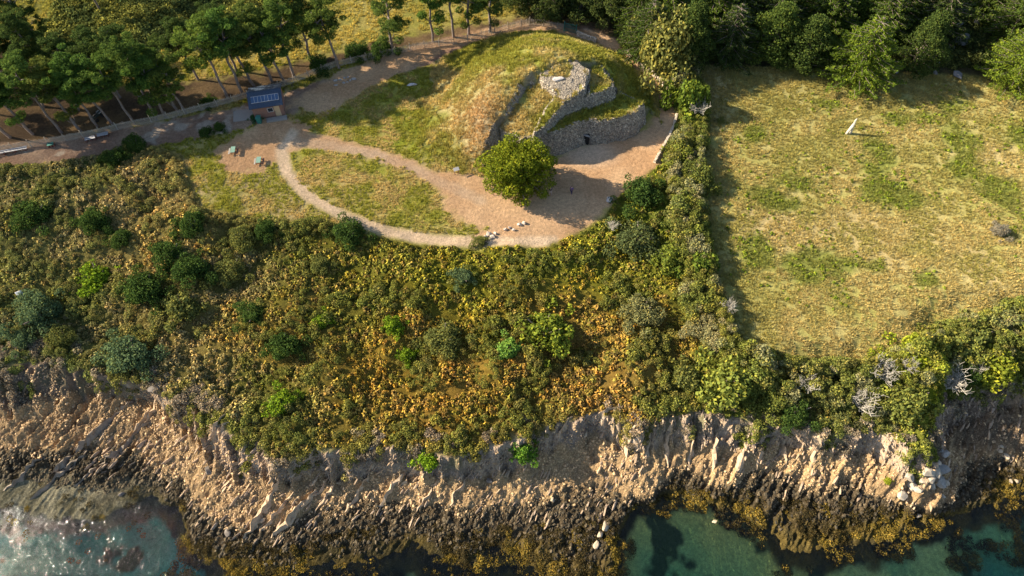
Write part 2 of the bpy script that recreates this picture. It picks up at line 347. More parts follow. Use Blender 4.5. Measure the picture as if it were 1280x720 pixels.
    seabed_tint = lerp(np.broadcast_to(C(.66,.66,.26), x.shape+(3,)), C(.34,.50,.22), sstep(.4, .62, n2*.5+n*.5)); seabed_tint = lerp(seabed_tint, C(.11,.40,.27), 1-sstep(-30, -10, x)); seabed_tint = lerp(seabed_tint, C(.78,.68,.20), (1-sstep(5.2, 5.9, t))*sstep(-5, 5, x)*(1-sstep(32, 40, x))*.85); seabed_tint = lerp(seabed_tint, C(.10,.30,.22), sstep(5.6, 6.0, t+(n2-.5)*.8)*.8*sstep(22, 38, x))  # sand tinted green and teal in place of light scattered by the water
    seabed_tint = lerp(seabed_tint, C(.09,.11,.05), sstep(.58, .68, fbm(x, y, 3.5, 201, 4)))
    pl = np.exp(-((x-22)/9)**2)
    edge = 5.35-.28*pl-.12*left
    c = lerp(c, seabed_tint, sstep(edge-.06, edge+.1, t+w_*.12))
    qx, qy, _ = at(1235, 528, -6.5); cove = np.exp(-((x-qx)/6.5)**4-((y-qy)/3.4)**4)
    c = lerp(c, mixn((.20,.145,.10), (.13,.10,.075), nf), cove*.85*sstep(1.9, 2.2, t))
    rough = sstep(2.7, 3.1, t)*(1-sstep(5, 5.3, t))
    return c, rough

ax = np.concatenate([np.linspace(-620, -112, 40, endpoint=False), np.arange(-112, -72, .6), np.arange(-72, 78, .2), np.arange(78, 112, .6), np.linspace(112, 620, 40)])
ay = np.concatenate([np.linspace(-500, 4, 30, endpoint=False), np.arange(4, 13, .5), np.arange(13, 42, .17), np.arange(42, 128, .3), np.arange(128, 150, 1.2), np.linspace(150, 900, 40)])
GX, GY = np.meshgrid(ax, ay)
GZ, GT = terr(GX, GY)
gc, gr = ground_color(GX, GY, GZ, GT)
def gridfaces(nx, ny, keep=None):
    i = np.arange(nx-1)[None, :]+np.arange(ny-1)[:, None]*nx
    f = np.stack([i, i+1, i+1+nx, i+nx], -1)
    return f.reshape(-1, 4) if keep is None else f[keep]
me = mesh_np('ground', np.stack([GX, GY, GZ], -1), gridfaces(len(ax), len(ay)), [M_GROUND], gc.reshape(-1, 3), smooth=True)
me.polygons.foreach_set('use_smooth', (GT[:-1, :-1] < 2.0).ravel())
a_ = me.attributes.new('rough', 'FLOAT', 'POINT'); a_.data.foreach_set('value', gr.astype(np.float32).ravel())
ground = mobj('ground', me); tag(ground, kind='structure')
wb = MB(); wb.box((0, -250+22.5, -9.55-6), (1238, 545, 12))
water = mobj('water', wb.mesh('water', M_WATER)); tag(water, kind='structure')

# ------------------------------------------------------------------ the cairn (height field of dome and terraces)
def q3(cx, cy): return (580+cx/3.4286, 20+cy/3.4286)
DOME = [(545,108,0),(518,150,0),(520,185,0),(572,214,0),(608,219,0),(640,230,0),(767,64,0),(784,78,0),(808,102,0),(824,122,0),(822,145,0),
        (560,150,1.2),(575,180,1.5),(562,112,1.5),(580,130,3.0),(595,150,4.3),(603,180,2.6),(590,95,4.2),(608,75,4.6),(635,57,5.2),(655,48,5.6),(682,45,6.0),(620,100,6.3),(620,125,6.2),(610,150,5.0),
        (650,75,7.3),(690,68,7.9),(650,95,7.4),(700,82,8.2),(725,70,7.4),(745,78,6.9),(720,54,5.2),(745,62,4.4),(765,90,5.2),(785,95,3.0),(800,112,1.6),(790,120,2.4),(770,75,3.2),(680,90,8.0),(660,110,6.8),(640,125,5.6),(622,150,4.2)]
DW = np.array([[*at(p[0], p[1], p[2])] for p in DOME])
back = np.array([[-12, 90, 0], [-6, 94.5, 0], [0, 97, 0], [7, 97.2, 0], [13, 94.5, 0], [-17, 84, 0], [0, 104, -1], [30, 95, -1], [-30, 80, -1], [30, 65, -1], [-8, 55, -1]], float)
CT = np.vstack([DW, back])
def _tps(r2): return np.where(r2 > 0, .5*r2*np.log(np.maximum(r2, 1e-9)), 0)
K = _tps(((CT[:, None, :2]-CT[None, :, :2])**2).sum(-1))+np.eye(len(CT))*6.0
Pm = np.hstack([np.ones((len(CT), 1)), CT[:, :2]])
A = np.block([[K, Pm], [Pm.T, np.zeros((3, 3))]]); sol = np.linalg.solve(A, np.concatenate([CT[:, 2], np.zeros(3)]))
def dome(x, y):
    s = sol[-3]+sol[-2]*x+sol[-1]*y
    for i in range(len(CT)): s = s+sol[i]*_tps((x-CT[i, 0])**2+(y-CT[i, 1])**2)
    return s
CUT = at2([(*q3(70,640),0),(*q3(110,560),1.5),(*q3(135,470),3.4),(*q3(190,395),4.6),(*q3(240,330),5.4),(*q3(300,262),6.4),(*q3(370,215),7.4),(*q3(470,190),7.6),(*q3(560,195),6.6),(*q3(625,235),5.8),(*q3(690,320),4.4),(*q3(760,355),3.4),(*q3(800,395),.5),(*q3(830,440),0),(850,200,0),(700,260,0),(620,240,0)])
TER = [   # crest polygon (pixel, z) and its top plane from three of the points
 [(*q3(300,512),3.6),(*q3(360,500),4.0),(*q3(430,480),4.1),(*q3(500,450),4.1),(*q3(540,438),4.1),(*q3(620,437),4.1),(*q3(700,422),4.0),(*q3(745,402),3.8),(*q3(765,380),3.6),(*q3(745,368),3.6),(*q3(690,330),4.2),(*q3(560,330),4.4),(*q3(430,400),4.4)],
 [(*q3(130,468),3.4),(*q3(190,510),3.2),(*q3(250,528),3.2),(*q3(296,515),3.6),(*q3(330,478),4.4),(*q3(365,440),5.0),(*q3(400,400),5.4),(*q3(400,340),6.0),(*q3(330,290),6.3),(*q3(270,310),5.8),(*q3(190,395),4.8)],
 [(*q3(300,506),4.5),(*q3(335,478),5.0),(*q3(362,448),5.4),(*q3(390,418),5.8),(*q3(430,374),6.3),(*q3(475,345),6.6),(*q3(520,312),6.8),(*q3(505,290),7.0),(*q3(400,330),6.6),(*q3(350,400),5.7)],
 [(*q3(532,338),6.2),(*q3(590,318),6.2),(*q3(640,297),6.2),(*q3(592,222),6.2),(*q3(545,205),6.4)],
 [(*q3(325,245),7.6),(*q3(345,285),6.9),(*q3(425,362),6.4),(*q3(470,345),6.7),(*q3(520,308),6.9),(*q3(530,240),7.4),(*q3(480,200),8.0),(*q3(380,215),8.0)],
]
TW = []
for tp in TER:
    w3 = np.array([at(*p) for p in tp]); A3 = np.hstack([w3[:, :2], np.ones((len(w3), 1))]); pl = np.linalg.lstsq(A3, w3[:, 2], rcond=None)[0]
    TW.append((w3, pl))
FOOT = np.vstack([at2([(538,104),(508,150),(508,192),(572,221),(608,228),(650,235),(692,212),(735,192),(800,174),(832,150),(834,120),(814,94),(792,76),(772,60)]), [[20, 95], [13, 100], [0, 102], [-12, 96]]])
def cairn_h(x, y):
    sc = sdf_poly(x, y, CUT)+(fbm(x, y, 2.2, 303, 3)-.5)*1.6; wob = (fbm(x, y, 1.5, 301, 4)-.5)*3
    d = dome(x, y)
    h = np.where(sc > 0, d, d-1.5*(-sc)-.1)
    reg = np.where(sc > 0, 0, 1)
    for k, (w3, pl) in enumerate(TW):
        s = sdf_poly(x, y, w3[:, :2])+wob*.25
        top = np.clip(pl[0]*x+pl[1]*y+pl[2], w3[:, 2].min()-.4, w3[:, 2].max()+.4)
        hk = np.where(s <= 0, top, top-s*4.2)
        reg = np.where((hk > h), np.where(s <= 0, k+2, 10), reg)
        h = np.maximum(h, hk)
    h = np.where(sdf_poly(x, y, FOOT) > .3, -1.0, h)
    h = h+(fbm(x, y, .8, 311, 3)-.5)*.28+(fbm(x, y, 3.5, 321, 2)-.5)*.4
    return h, reg
cx = np.arange(-24, 28, .16); cy = np.arange(58, 99, .16); CX, CY = np.meshgrid(cx, cy)
CZ, CR = cairn_h(CX, CY)
gy_, gx_ = np.gradient(CZ, .16, .16); CS = np.hypot(gx_, gy_)
def lerp3(a, b, f): return a+(b-a)*f[..., None]
nA = fbm(CX, CY, 2.0, 331, 5); nB = fbm(CX, CY, 6, 341, 3)
cc = lerp3(np.broadcast_to(C(.25,.26,.05), CX.shape+(3,)), C(.43,.37,.16), sstep(.4, .62, nA*.5+nB*.5))
bx, by, _ = at(600, 150, 4.5)
cc = lerp3(cc, C(.44,.33,.19), np.exp(-(((CX-bx)*.9+(CY-by)*.25)/3.2)**2-((CY-by)/8)**2)*.85)
nS = fbm(CX, CY, 1.5, 351, 4); stone = (CR == 10) | ((CR == 6) & (nS > .42)) | ((CR == 1) & (CS > .9) & (nS > .58))
cc = lerp3(cc, C(.24,.20,.16)*1.0, np.where(stone, 1.0, sstep(1.2, 2.2, CS)*.7))
keep = (CZ[:-1, :-1] > -.35) & (CZ[1:, 1:] > -.35)
gz0 = terr(CX, CY)[0]
cairn = empty('cairn', at(700, 150, 0), 'huge grass covered dry stone cairn mound with stepped grey walls and terraces', 'cairn')
V = np.stack([CX, CY, np.maximum(CZ, -.5)], -1).reshape(-1, 3)-np.array(cairn.location)
me = mesh_np('grass_mound', V, gridfaces(len(cx), len(cy), keep), [M_GROUND], cc.reshape(-1, 3), smooth=True)
part('grass_mound', me, cairn)

# ------------------------------------------------------------------ source clumps for the scatters
def fin(V, n, quad=True): return np.arange(n*4).reshape(n, 4)
def leaves(cen, size, asp=.6, up=0.0, rng=RNG, outward=None):
    n = len(cen); d = rng.normal(size=(n, 3)); 
    nrm = d/np.linalg.norm(d, axis=1)[:, None]; nrm = nrm+np.array([0, 0, up])
    if outward is not None: nrm = nrm+outward
    nrm /= np.linalg.norm(nrm, axis=1)[:, None]
    r = rng.normal(size=(n, 3)); u = np.cross(nrm, r); u /= np.linalg.norm(u, axis=1)[:, None]; v = np.cross(nrm, u)
    s = (size*rng.uniform(.6, 1.35, n))[:, None]; u = u*s*.5; v = v*s*.5*asp
    return np.stack([cen-u, cen-v*1.0+u*.1, cen+u, cen+v+u*.1], 1).reshape(-1, 3)
SRC = {}
def src(colname, k, me):
    c = SRC.get(colname)
    if c is None: c = SRC[colname] = bpy.data.collections.new(colname)
    c.objects.link(bpy.data.objects.new('%s_%02d' % (colname, k), me))
def ball(n, rad, flat=1.0):
    d = RNG.normal(size=(n, 3)); d /= np.linalg.norm(d, axis=1)[:, None]; d[:, 2] = np.abs(d[:, 2])
    r = RNG.uniform(.55, 1.0, n)**.6
    return d*r[:, None]*rad*np.array([1, 1, flat]), d
for k in range(6):      # bracken: arching fronds
    V = []; nf_ = 15
    for i in range(nf_):
        a = 2*math.pi*i/nf_+RNG.uniform(-.3, .3); L = RNG.uniform(.35, .75); hgt = RNG.uniform(.45, .9); wd = RNG.uniform(.10, .19)
        dr = np.array([math.cos(a), math.sin(a), 0]); sd = np.array([-dr[1], dr[0], 0])
        p0 = dr*.06; p1 = dr*L*.45+np.array([0, 0, hgt]); p2 = dr*L+np.array([0, 0, hgt*RNG.uniform(.35, .9)])
        tw = np.array([0, 0, RNG.uniform(-.12, .12)])
        V += [p0+sd*.02, p0-sd*.02, p1-sd*wd-tw, p1+sd*wd+tw, p1+sd*wd+tw, p1-sd*wd-tw, p2-sd*.03, p2+sd*.03]
    src('bracken', k, mesh_np('bracken', V, fin(V, nf_*2), [M_ILEAF], rnd=RNG.random(nf_*2)))
for k in range(6):      # small leafy scrub mound
    n = 130; c_, d_ = ball(n, .55, 1.0); c_[:, 2] += .1
    V = leaves(c_, .17, .7, .3, outward=d_*.8)
    src('scrub', k, mesh_np('scrub', V, fin(V, n), [M_ILEAF], rnd=RNG.random(n)))
for k in range(5):      # grass tuft
    n = 16; V = []
    for i in range(n):
        a = RNG.uniform(0, 6.28); b = RNG.uniform(.03, .2); L = RNG.uniform(.10, .26); dr = np.array([math.cos(a), math.sin(a), 0]); sd = np.array([-dr[1], dr[0], 0])*.022
        p0 = dr*b*.6; p1 = p0+dr*b*.9+np.array([0, 0, L])
        V += [p0+sd, p0-sd, p1-sd*.5, p1+sd*.5]
    src('tuft', k, mesh_np('tuft', V, fin(V, n), [M_GRASS], rnd=RNG.random(n)))
def rockmesh(name, dims, mat, seed, sub=2):
    import bmesh
    bm = bmesh.new(); bmesh.ops.create_icosphere(bm, subdivisions=sub, radius=1.0); r = random.Random(seed)
    pl = [(mathutils.Vector((r.gauss(0,1), r.gauss(0,1), r.gauss(0,1))).normalized(), r.uniform(.48, .78)) for _ in range(15)]
    for v in bm.verts:
        for n_, d in pl:
            e = v.co.dot(n_)-d
            if e > 0: v.co -= n_*e
        v.co.x *= dims[0]; v.co.y *= dims[1]; v.co.z *= dims[2]
    me = bpy.data.meshes.new(name); bm.to_mesh(me); bm.free(); me.materials.append(mat)
    return me
for k in range(7): src('rock', k, rockmesh('rock', (1, random.uniform(.6, .9), random.uniform(.45, .75)), M_IROCK, k+1, 1 if k < 5 else 2))
for k in range(5): src('slab', k, rockmesh('slab', (2.4, .42, random.uniform(.4, .7)), M_IROCK, k+40, 2))
for k in range(5):      # seaweed lump: low mat of straps
    n = 60; c_, d_ = ball(n, .6, .3)
    V = leaves(c_, .3, .35, .8)
    src('weed', k, mesh_np('weed', V, fin(V, n), [M_ILEAF], rnd=RNG.random(n)))

def scatter(name, colname, x, y, z, sc, tint, label, cat=None, parent=None, rz=None, tilt=.15, top=True):
    n = len(x); me = bpy.data.meshes.new(name); me.vertices.add(n)
    loc = np.stack([x, y, z], 1)
    if parent is not None: loc = loc-np.array(parent.location)
    me.vertices.foreach_set('co', loc.astype(np.float32).ravel())
    rot = RNG.normal(0, tilt, (n, 3)); rot[:, 2] = RNG.uniform(0, 6.283, n) if rz is None else rz
    def add(nm, ty, key, arr): a = me.attributes.new(nm, ty, 'POINT'); a.data.foreach_set(key, np.asarray(arr).ravel())
    add('rot', 'FLOAT_VECTOR', 'vector', rot.astype(np.float32))
    sc = np.asarray(sc, np.float32); sc = np.repeat(sc[:, None], 3, 1) if sc.ndim == 1 else sc
    add('scl', 'FLOAT_VECTOR', 'vector', sc.astype(np.float32))
    t4 = np.ones((n, 4), np.float32); t4[:, :3] = tint; add('tint', 'FLOAT_COLOR', 'color', t4)
    add('idx', 'INT', 'value', RNG.integers(0, len(SRC[colname].objects), n).astype(np.int32))
    o = mobj(name, me, parent)
    ng = bpy.data.node_groups.new('scatter_'+name, 'GeometryNodeTree')
    ng.interface.new_socket('Geometry', in_out='INPUT', socket_type='NodeSocketGeometry'); ng.interface.new_socket('Geometry', in_out='OUTPUT', socket_type='NodeSocketGeometry')
    gi = ng.nodes.new('NodeGroupInput'); go = ng.nodes.new('NodeGroupOutput'); ip = ng.nodes.new('GeometryNodeInstanceOnPoints'); ci = ng.nodes.new('GeometryNodeCollectionInfo')
    ci.inputs['Collection'].default_value = SRC[colname]; ci.inputs['Separate Children'].default_value = True; ci.inputs['Reset Children'].default_value = True
    def na(nm, dt): q = ng.nodes.new('GeometryNodeInputNamedAttribute'); q.data_type = dt; q.inputs['Name'].default_value = nm; return q.outputs['Attribute']
    L = ng.links.new; L(gi.outputs[0], ip.inputs['Points']); L(ci.outputs[0], ip.inputs['Instance']); ip.inputs['Pick Instance'].default_value = True
    L(na('idx', 'INT'), ip.inputs['Instance Index']); L(na('rot', 'FLOAT_VECTOR'), ip.inputs['Rotation']); L(na('scl', 'FLOAT_VECTOR'), ip.inputs['Scale']); L(ip.outputs[0], go.inputs[0])
    md = o.modifiers.new('scatter', 'NODES'); md.node_group = ng
    if top: tag(o, label, cat)
    elif label: o['label'] = label
    o['kind'] = 'stuff'
    return o
def pts_in(x0, x1, y0, y1, dens):
    n = int((x1-x0)*(y1-y0)*dens); return RNG.uniform(x0, x1, n), RNG.uniform(y0, y1, n)
def jit(c, lo=.75, hi=1.3): return c*RNG.uniform(lo, hi, (len(c), 1))

# heath bracken
x, y = pts_in(-75, 78, 24, 90, 8.5); z, t = terr(x, y); s = sdf_poly(x, y, POLY['heath'])
k = (s < -.15) & (t < 2.04+RNG.uniform(-.05, .1, len(x))); x, y, z, t, s = x[k], y[k], z[k], t[k], s[k]
zc = zonecol(x, y); n1 = fbm(x, y, 3.2, 401, 4); n2 = fbm(x, y, 1.2, 411, 3)
green = sstep(.5, .66, n1); zc = lerp3(zc, C(.115,.15,.03), green*.75); zc = lerp3(zc, zc*C(1.25,1.0,.75), sstep(.55, .75, n2)*.7)
zc = jit(zc, .6, 1.45); lift = fbm(x, y, 2.0, 421, 3)
m1 = RNG.random(len(x))[:, None]; mixc_ = np.where(m1 < .22, C(.28,.29,.05), np.where(m1 < .40, C(.27,.17,.07), np.where(m1 < .5, C(.17,.12,.07), zc))); zc = zc*.55+mixc_*.45
zc = lerp3(zc, zc*.4+C(.33,.28,.15)*.6, (1-sstep(-40, -18, x+(n1-.5)*20))*sstep(.40, .55, fbm(x, y, 7, 427, 3))*(1-green))
hedge = 1-sstep(2.2, 4.0, sdf_line(x, y, at2([(848,90),(862,150),(858,210),(868,300),(885,380),(925,440),(1000,470),(1100,480),(1200,430),(1290,400)]), 0))
hedge2 = (1-sstep(1.0, 2.2, sdf_line(x, y, at2([(172,180),(205,190),(228,198),(240,235),(254,266),(300,276),(350,280),(410,284)]), 0)))*(RNG.random(len(x)) < .8)
isscrub = (hedge2 > .5) | (RNG.random(len(x)) < np.clip(.08+.8*hedge+.35*sstep(.52, .64, n1)+.6*(1-sstep(-48, -30, x+(n1-.5)*30))*.7, 0, .93))
sc = (.2+.65*lift)*RNG.uniform(.6, 1.3, len(x)); sc = sc*(.6+.8*fbm(x, y, 1.1, 423, 3)); b = ~isscrub & (fbm(x, y, 1.4, 425, 3) > .36)
scatter('bracken', 'bracken', x[b], y[b], z[b]-.05, sc[b], zc[b], 'rust and yellow green bracken covering the coastal slope', 'bracken')
kk = isscrub & ((RNG.random(len(x)) < .55) | (hedge > .3) | (hedge2 > .5)); zs_ = lerp3(zc, lerp3(np.broadcast_to(C(.19,.21,.08), (len(x), 3)), C(.12,.15,.045), sstep(-45, -20, x)), .5*np.ones(len(x))); zs_ = lerp3(zs_, C(.30,.29,.20), hedge*sstep(.56, .66, fbm(x, y, 1.7, 429, 3))*.5)
scatter('low_scrub', 'scrub', x[kk], y[kk], z[kk]+(hedge[kk]*RNG.uniform(.0, 2.0, kk.sum())+green[kk]*.45+hedge2[kk]*RNG.uniform(0, .9, kk.sum()))*sstep(0, 1.2, -s[kk]), (sc*(1.05+.6*hedge+.5*green))[kk], zs_[kk], 'olive green bramble and gorse scrub between the bracken', 'scrub')
# cliff top fringe
x, y = pts_in(-75, 78, 22, 50, 5.0); z, t = terr(x, y); n1 = fbm(x, y, 2.6, 431, 3)
k = (t > 1.93) & (t < 2.9) & (n1 > .38+.30*(t-2)-.10*(x < -46)); x, y, z = x[k], y[k], z[k]
scatter('cliff_scrub', 'scrub', x, y, z, RNG.uniform(.5, 1.15, len(x)), jit(lerp3(lerp3(zonecol(x, y), C(.15,.18,.05), .6*np.ones(len(x))), C(.26,.22,.19), sstep(.5, .6, fbm(x, y, 1.8, 433, 3))*.8), .6, 1.3), 'scrubby bushes clinging to the top of the sea cliff', 'scrub')
# field grass, ferns
x, y = pts_in(20, 110, 34, 95, 24); s = sdf_poly(x, y, POLY['field']); k = (s < .4); x, y = x[k], y[k]; z, t = terr(x, y)
clump = fbm(x, y, .9, 441, 3); k = clump > .36; x, y, z = x[k], y[k], z[k]
g = field_green(x, y); base = lerp3(np.broadcast_to(C(.48,.42,.18), (len(x), 3)), C(.37,.355,.12), sstep(.35, .65, fbm(x, y, 5, 451, 3)))
base = lerp3(base, C(.30,.28,.09), sstep(66, 84, y)*.4)
scatter('field_grass', 'tuft', x, y, z-.02, RNG.uniform(.5, 1.3, len(x)), jit(lerp3(base, C(.20,.25,.05), g*.8)), 'dry straw coloured grass of the large right hand field', 'grass', tilt=.3)
x, y = pts_in(20, 110, 40, 95, 7); s = sdf_poly(x, y, POLY['field']); g = field_green(x, y); gg = 0
for i_, (cx_, cy_, rx, ry) in enumerate(FGW): gg = np.maximum(gg, (1.0 if i_ == 0 else .62)*np.exp(-((x-cx_)/(rx*1.15))**2-((y-cy_)/(ry*1.15))**2))
k = (s < -1) & (gg*.75*sstep(.38, .58, fbm(x, y, 1.3, 443, 3)) > RNG.uniform(.05, 1.0, len(x))); x, y = x[k], y[k]; z, t = terr(x, y)
scatter('field_fern', 'bracken', x, y, z-.04, RNG.uniform(.18, .46, len(x)), jit(np.broadcast_to(C(.18,.245,.03), (len(x), 3)), .6, 1.35), 'bright green fern patches growing in the dry field', 'ferns')
# lawns left of the cairn and inside the path loop
x, y = pts_in(-70, 2, 48, 100, 25); z, t = terr(x, y)
w_ = (fbm(x, y, 1.1, 141, 4)-.5)*1.6
bare = np.minimum(np.minimum(sdf_poly(x, y, POLY['bare'])+w_, sdf_line(x, y, TRK, 5.0)+w_), np.minimum(sdf_line(x, y, LOOP, 2.0), sdf_line(x, y, UPP, 2.2)))
isl = at2([(384,186),(430,190),(475,200),(515,215),(545,238),(556,262),(585,284),(535,288),(470,278),(410,255),(372,225),(366,200)])
bare = np.where(sdf_poly(x, y, isl)+w_ < 0, 1, bare)
k = (bare > .1) & (sdf_poly(x, y, POLY['heath']) > .2) & (fbm(x, y, .9, 461, 3) > .33) & (sdf_poly(x, y, POLY['litter']) > 0) & (y < 90); x, y, z = x[k], y[k], z[k]
base = lerp3(np.broadcast_to(C(.30,.32,.055), (len(x), 3)), C(.50,.42,.19), sstep(.42, .65, fbm(x, y, 2.6, 471, 4)))
scatter('lawn_grass', 'tuft', x, y, z-.02, RNG.uniform(.45, 1.15, len(x)), jit(base), 'green and straw coloured grass left of the mound', 'grass', tilt=.3)
# meadow and understorey behind the fence
x, y = pts_in(-110, 20, 76, 125, 11); z, t = terr(x, y); s = sdf_poly(x, y, POLY['litter']); k = (s > .5) & (sdf_poly(x, y, POLY['wood']) > 0) & (sdf_line(x, y, TRK, 5) > 2) & (sdf_poly(x, y, POLY['lawn']) > 0) & (fbm(x, y, 1.2, 481) > .42) & (sdf_line(x, y, TRK, 0) > 3)
x, y, z = x[k], y[k], z[k]
scatter('meadow_grass', 'tuft', x, y, z, RNG.uniform(.6, 1.4, len(x)), jit(lerp3(np.broadcast_to(C(.46,.40,.11), (len(x), 3)), C(.3,.3,.07), sstep(.4, .6, fbm(x, y, 4, 491)))), 'yellow meadow grass behind the row of pines', 'grass', tilt=.3)
x, y = pts_in(-112, -20, 84, 128, 2.2); z, t = terr(x, y); n1 = fbm(x, y, 9, 501, 3); mask = sdf_poly(x, y, at2([(110,45),(150,20),(250,-60),(-40,-60),(-60,30),(40,30)])+0); m2 = sdf_poly(x, y, at2([(130,60),(250,62),(330,30),(340,-20),(60,-30),(80,40)]))
k = (m2+(n1-.5)*14 < 0); x, y, z = x[k], y[k], z[k]
scatter('wood_scrub', 'scrub', x, y, z+.2, RNG.uniform(1.0, 2.4, len(x)), jit(lerp3(np.broadcast_to(C(.17,.19,.05), (len(x), 3)), C(.09,.12,.04), sstep(.4, .6, fbm(x, y, 3, 511))), .6, 1.35), 'olive scrub thicket beyond the left hand pines', 'scrub')
x, y = pts_in(14, 112, 84, 128, 1.6); z, t = terr(x, y); k = sdf_poly(x, y, POLY['wood']) < -1.5; x, y, z = x[k], y[k], z[k]
scatter('wood_understorey', 'scrub', x, y, z, RNG.uniform(.8, 2.2, len(x)), jit(np.broadcast_to(C(.07,.09,.03), (len(x), 3)), .6, 1.3), 'dark undergrowth beneath the evergreen wood', 'undergrowth')
# mound grass and cairn stones
gi_ = RNG.integers(0, CX.size, 52000); xs = CX.ravel()[gi_]+RNG.uniform(-.1, .1, len(gi_)); ys_ = CY.ravel()[gi_]+RNG.uniform(-.1, .1, len(gi_)); zs_ = CZ.ravel()[gi_]; st = stone.ravel()[gi_] | (CS.ravel()[gi_] > 1.7); cl = fbm(xs, ys_, .9, 521, 3)
k = (~st) & (zs_ > .05) & (cl > .36); ccs = cc.reshape(-1, 3)[gi_][k]
scatter('mound_grass', 'tuft', xs[k], ys_[k], zs_[k]-.02, RNG.uniform(.7, 1.7, k.sum()), jit(ccs*1.15, .7, 1.35), None, parent=cairn, tilt=.35, top=False)
m_ = np.where(stone.ravel() & (CZ.ravel() > -.1))[0]; ss = RNG.choice(m_, 30000)
xs = CX.ravel()[ss]+RNG.uniform(-.1, .1, len(ss)); ys_ = CY.ravel()[ss]+RNG.uniform(-.1, .1, len(ss))
tn = jit(lerp3(np.broadcast_to(C(.27,.23,.18), (len(ss), 3)), C(.42,.36,.27), RNG.random(len(ss))**2), .45, 1.3)
zz, _ = cairn_h(xs, ys_)
scatter('wall_stone', 'rock', xs, ys_, zz-.02, RNG.uniform(.10, .27, len(ss)), tn, None, parent=cairn, tilt=.5, top=False)

x, y = pts_in(-75, 78, 20, 50, 16); z, t = terr(x, y); k = (t > 2.06) & (t < 3.0) & (fbm(x, y, 2.2, 571, 3) > .42) & ~((x < -46) & (RNG.random(len(x)) < .8)); x, y, z = x[k], y[k], z[k]
tn = jit(lerp3(np.broadcast_to(C(.40,.30,.20), (len(x), 3)), C(.24,.19,.15), RNG.random(len(x))), .6, 1.3)
scatter('cliff_ledge', 'slab', x, y, z-.03, RNG.uniform(.08, .30, len(x)), tn, 'broken ledges of rock on the low sea cliff', 'rocks', rz=R(78)+RNG.normal(0, .3, len(x)), tilt=.45)
# shore: rubble, slabs, dark weedy rocks, wrack
x, y = pts_in(-75, 78, 14, 50, 26); z, t = terr(x, y); n1 = fbm(x, y, 3, 531, 3)
qx, qy, _ = at(1235, 528, -6.5); cov = np.exp(-((x-qx)/6.5)**4-((y-qy)/3.4)**4)
k = (t > 2.2) & (t < 4.15) & (RNG.random(len(x)) > cov*.85) & (RNG.random(len(x)) < (.35+.9*sstep(.4, .6, n1))*sstep(2.0, 2.5, t)); xx, yy, zz = x[k], y[k], z[k]
tn = jit(lerp3(np.broadcast_to(C(.54,.375,.20), (len(xx), 3)), C(.38,.265,.155), RNG.random(len(xx))), .6, 1.3)
scatter('beach_rubble', 'rock', xx, yy, zz+.02, .08+.24*RNG.random(len(xx))**4, tn, 'tan rubble stones covering the rocky beach', 'stones', tilt=.5)
k = (t > 2.1) & (t < 4.4) & (fbm(x, y, 7, 541, 2) > .47) & (RNG.random(len(x)) < .03); xx, yy, zz = x[k], y[k], z[k]
tn = jit(lerp3(np.broadcast_to(C(.42,.30,.19), (len(xx), 3)), C(.26,.20,.15), RNG.random(len(xx))), .7, 1.2)
ang = math.atan2(SA[1], SA[0]); s3 = RNG.uniform(.16, .5, len(xx))
scatter('rock_ledge', 'slab', xx, yy, zz-.02, s3, tn, 'tilted slabs of rock running diagonally down the beach', 'rocks', rz=ang+RNG.normal(0, .13, len(xx)), tilt=.12)
k = (t > 3.95) & (t < 4.85-.35*(x < -44)) & (RNG.random(len(x)) < .75*(1-sstep(4.45, 4.85, t)*.8)); xx, yy, zz = x[k], y[k], z[k]
tn = jit(lerp3(np.broadcast_to(C(.05,.042,.028), (len(xx), 3)), C(.12,.09,.05), RNG.random(len(xx))**2), .6, 1.5)
scatter('weedy_rock', 'rock', xx, yy, zz, .12+.32*RNG.random(len(xx))**3, tn, 'dark seaweed covered rocks in a band above the water', 'rocks', rz=ang+RNG.normal(0, .5, len(xx)), tilt=.35)
x, y = pts_in(-75, 78, 10, 40, 7); z, t = terr(x, y); n1 = fbm(x, y, 3.4, 551, 4); pl = np.exp(-((x-22)/9)**2)
k = (t > 4.4) & (t < 5.8-.6*pl) & (n1 > .44+.18*sstep(5.1, 5.7, t)) & ~((x+(n1-.5)*10 < -40) & (RNG.random(len(x)) < .86)); xx, yy, zz = x[k], y[k], z[k]
tn = jit(lerp3(np.broadcast_to(C(.19,.15,.035), (len(xx), 3)), C(.06,.052,.025), sstep(.4, .62, fbm(xx, yy, 1.8, 561, 3)+.25-.3*sstep(4.5, 5.0, t[k]))), .6, 1.4)
scatter('brown_seaweed', 'weed', xx, yy, np.maximum(zz, np.minimum(-9.68, zz+.5))+.02, RNG.uniform(.3, .85, len(xx)), tn, 'golden brown seaweed floating along the water edge', 'seaweed')
print('scatter done')
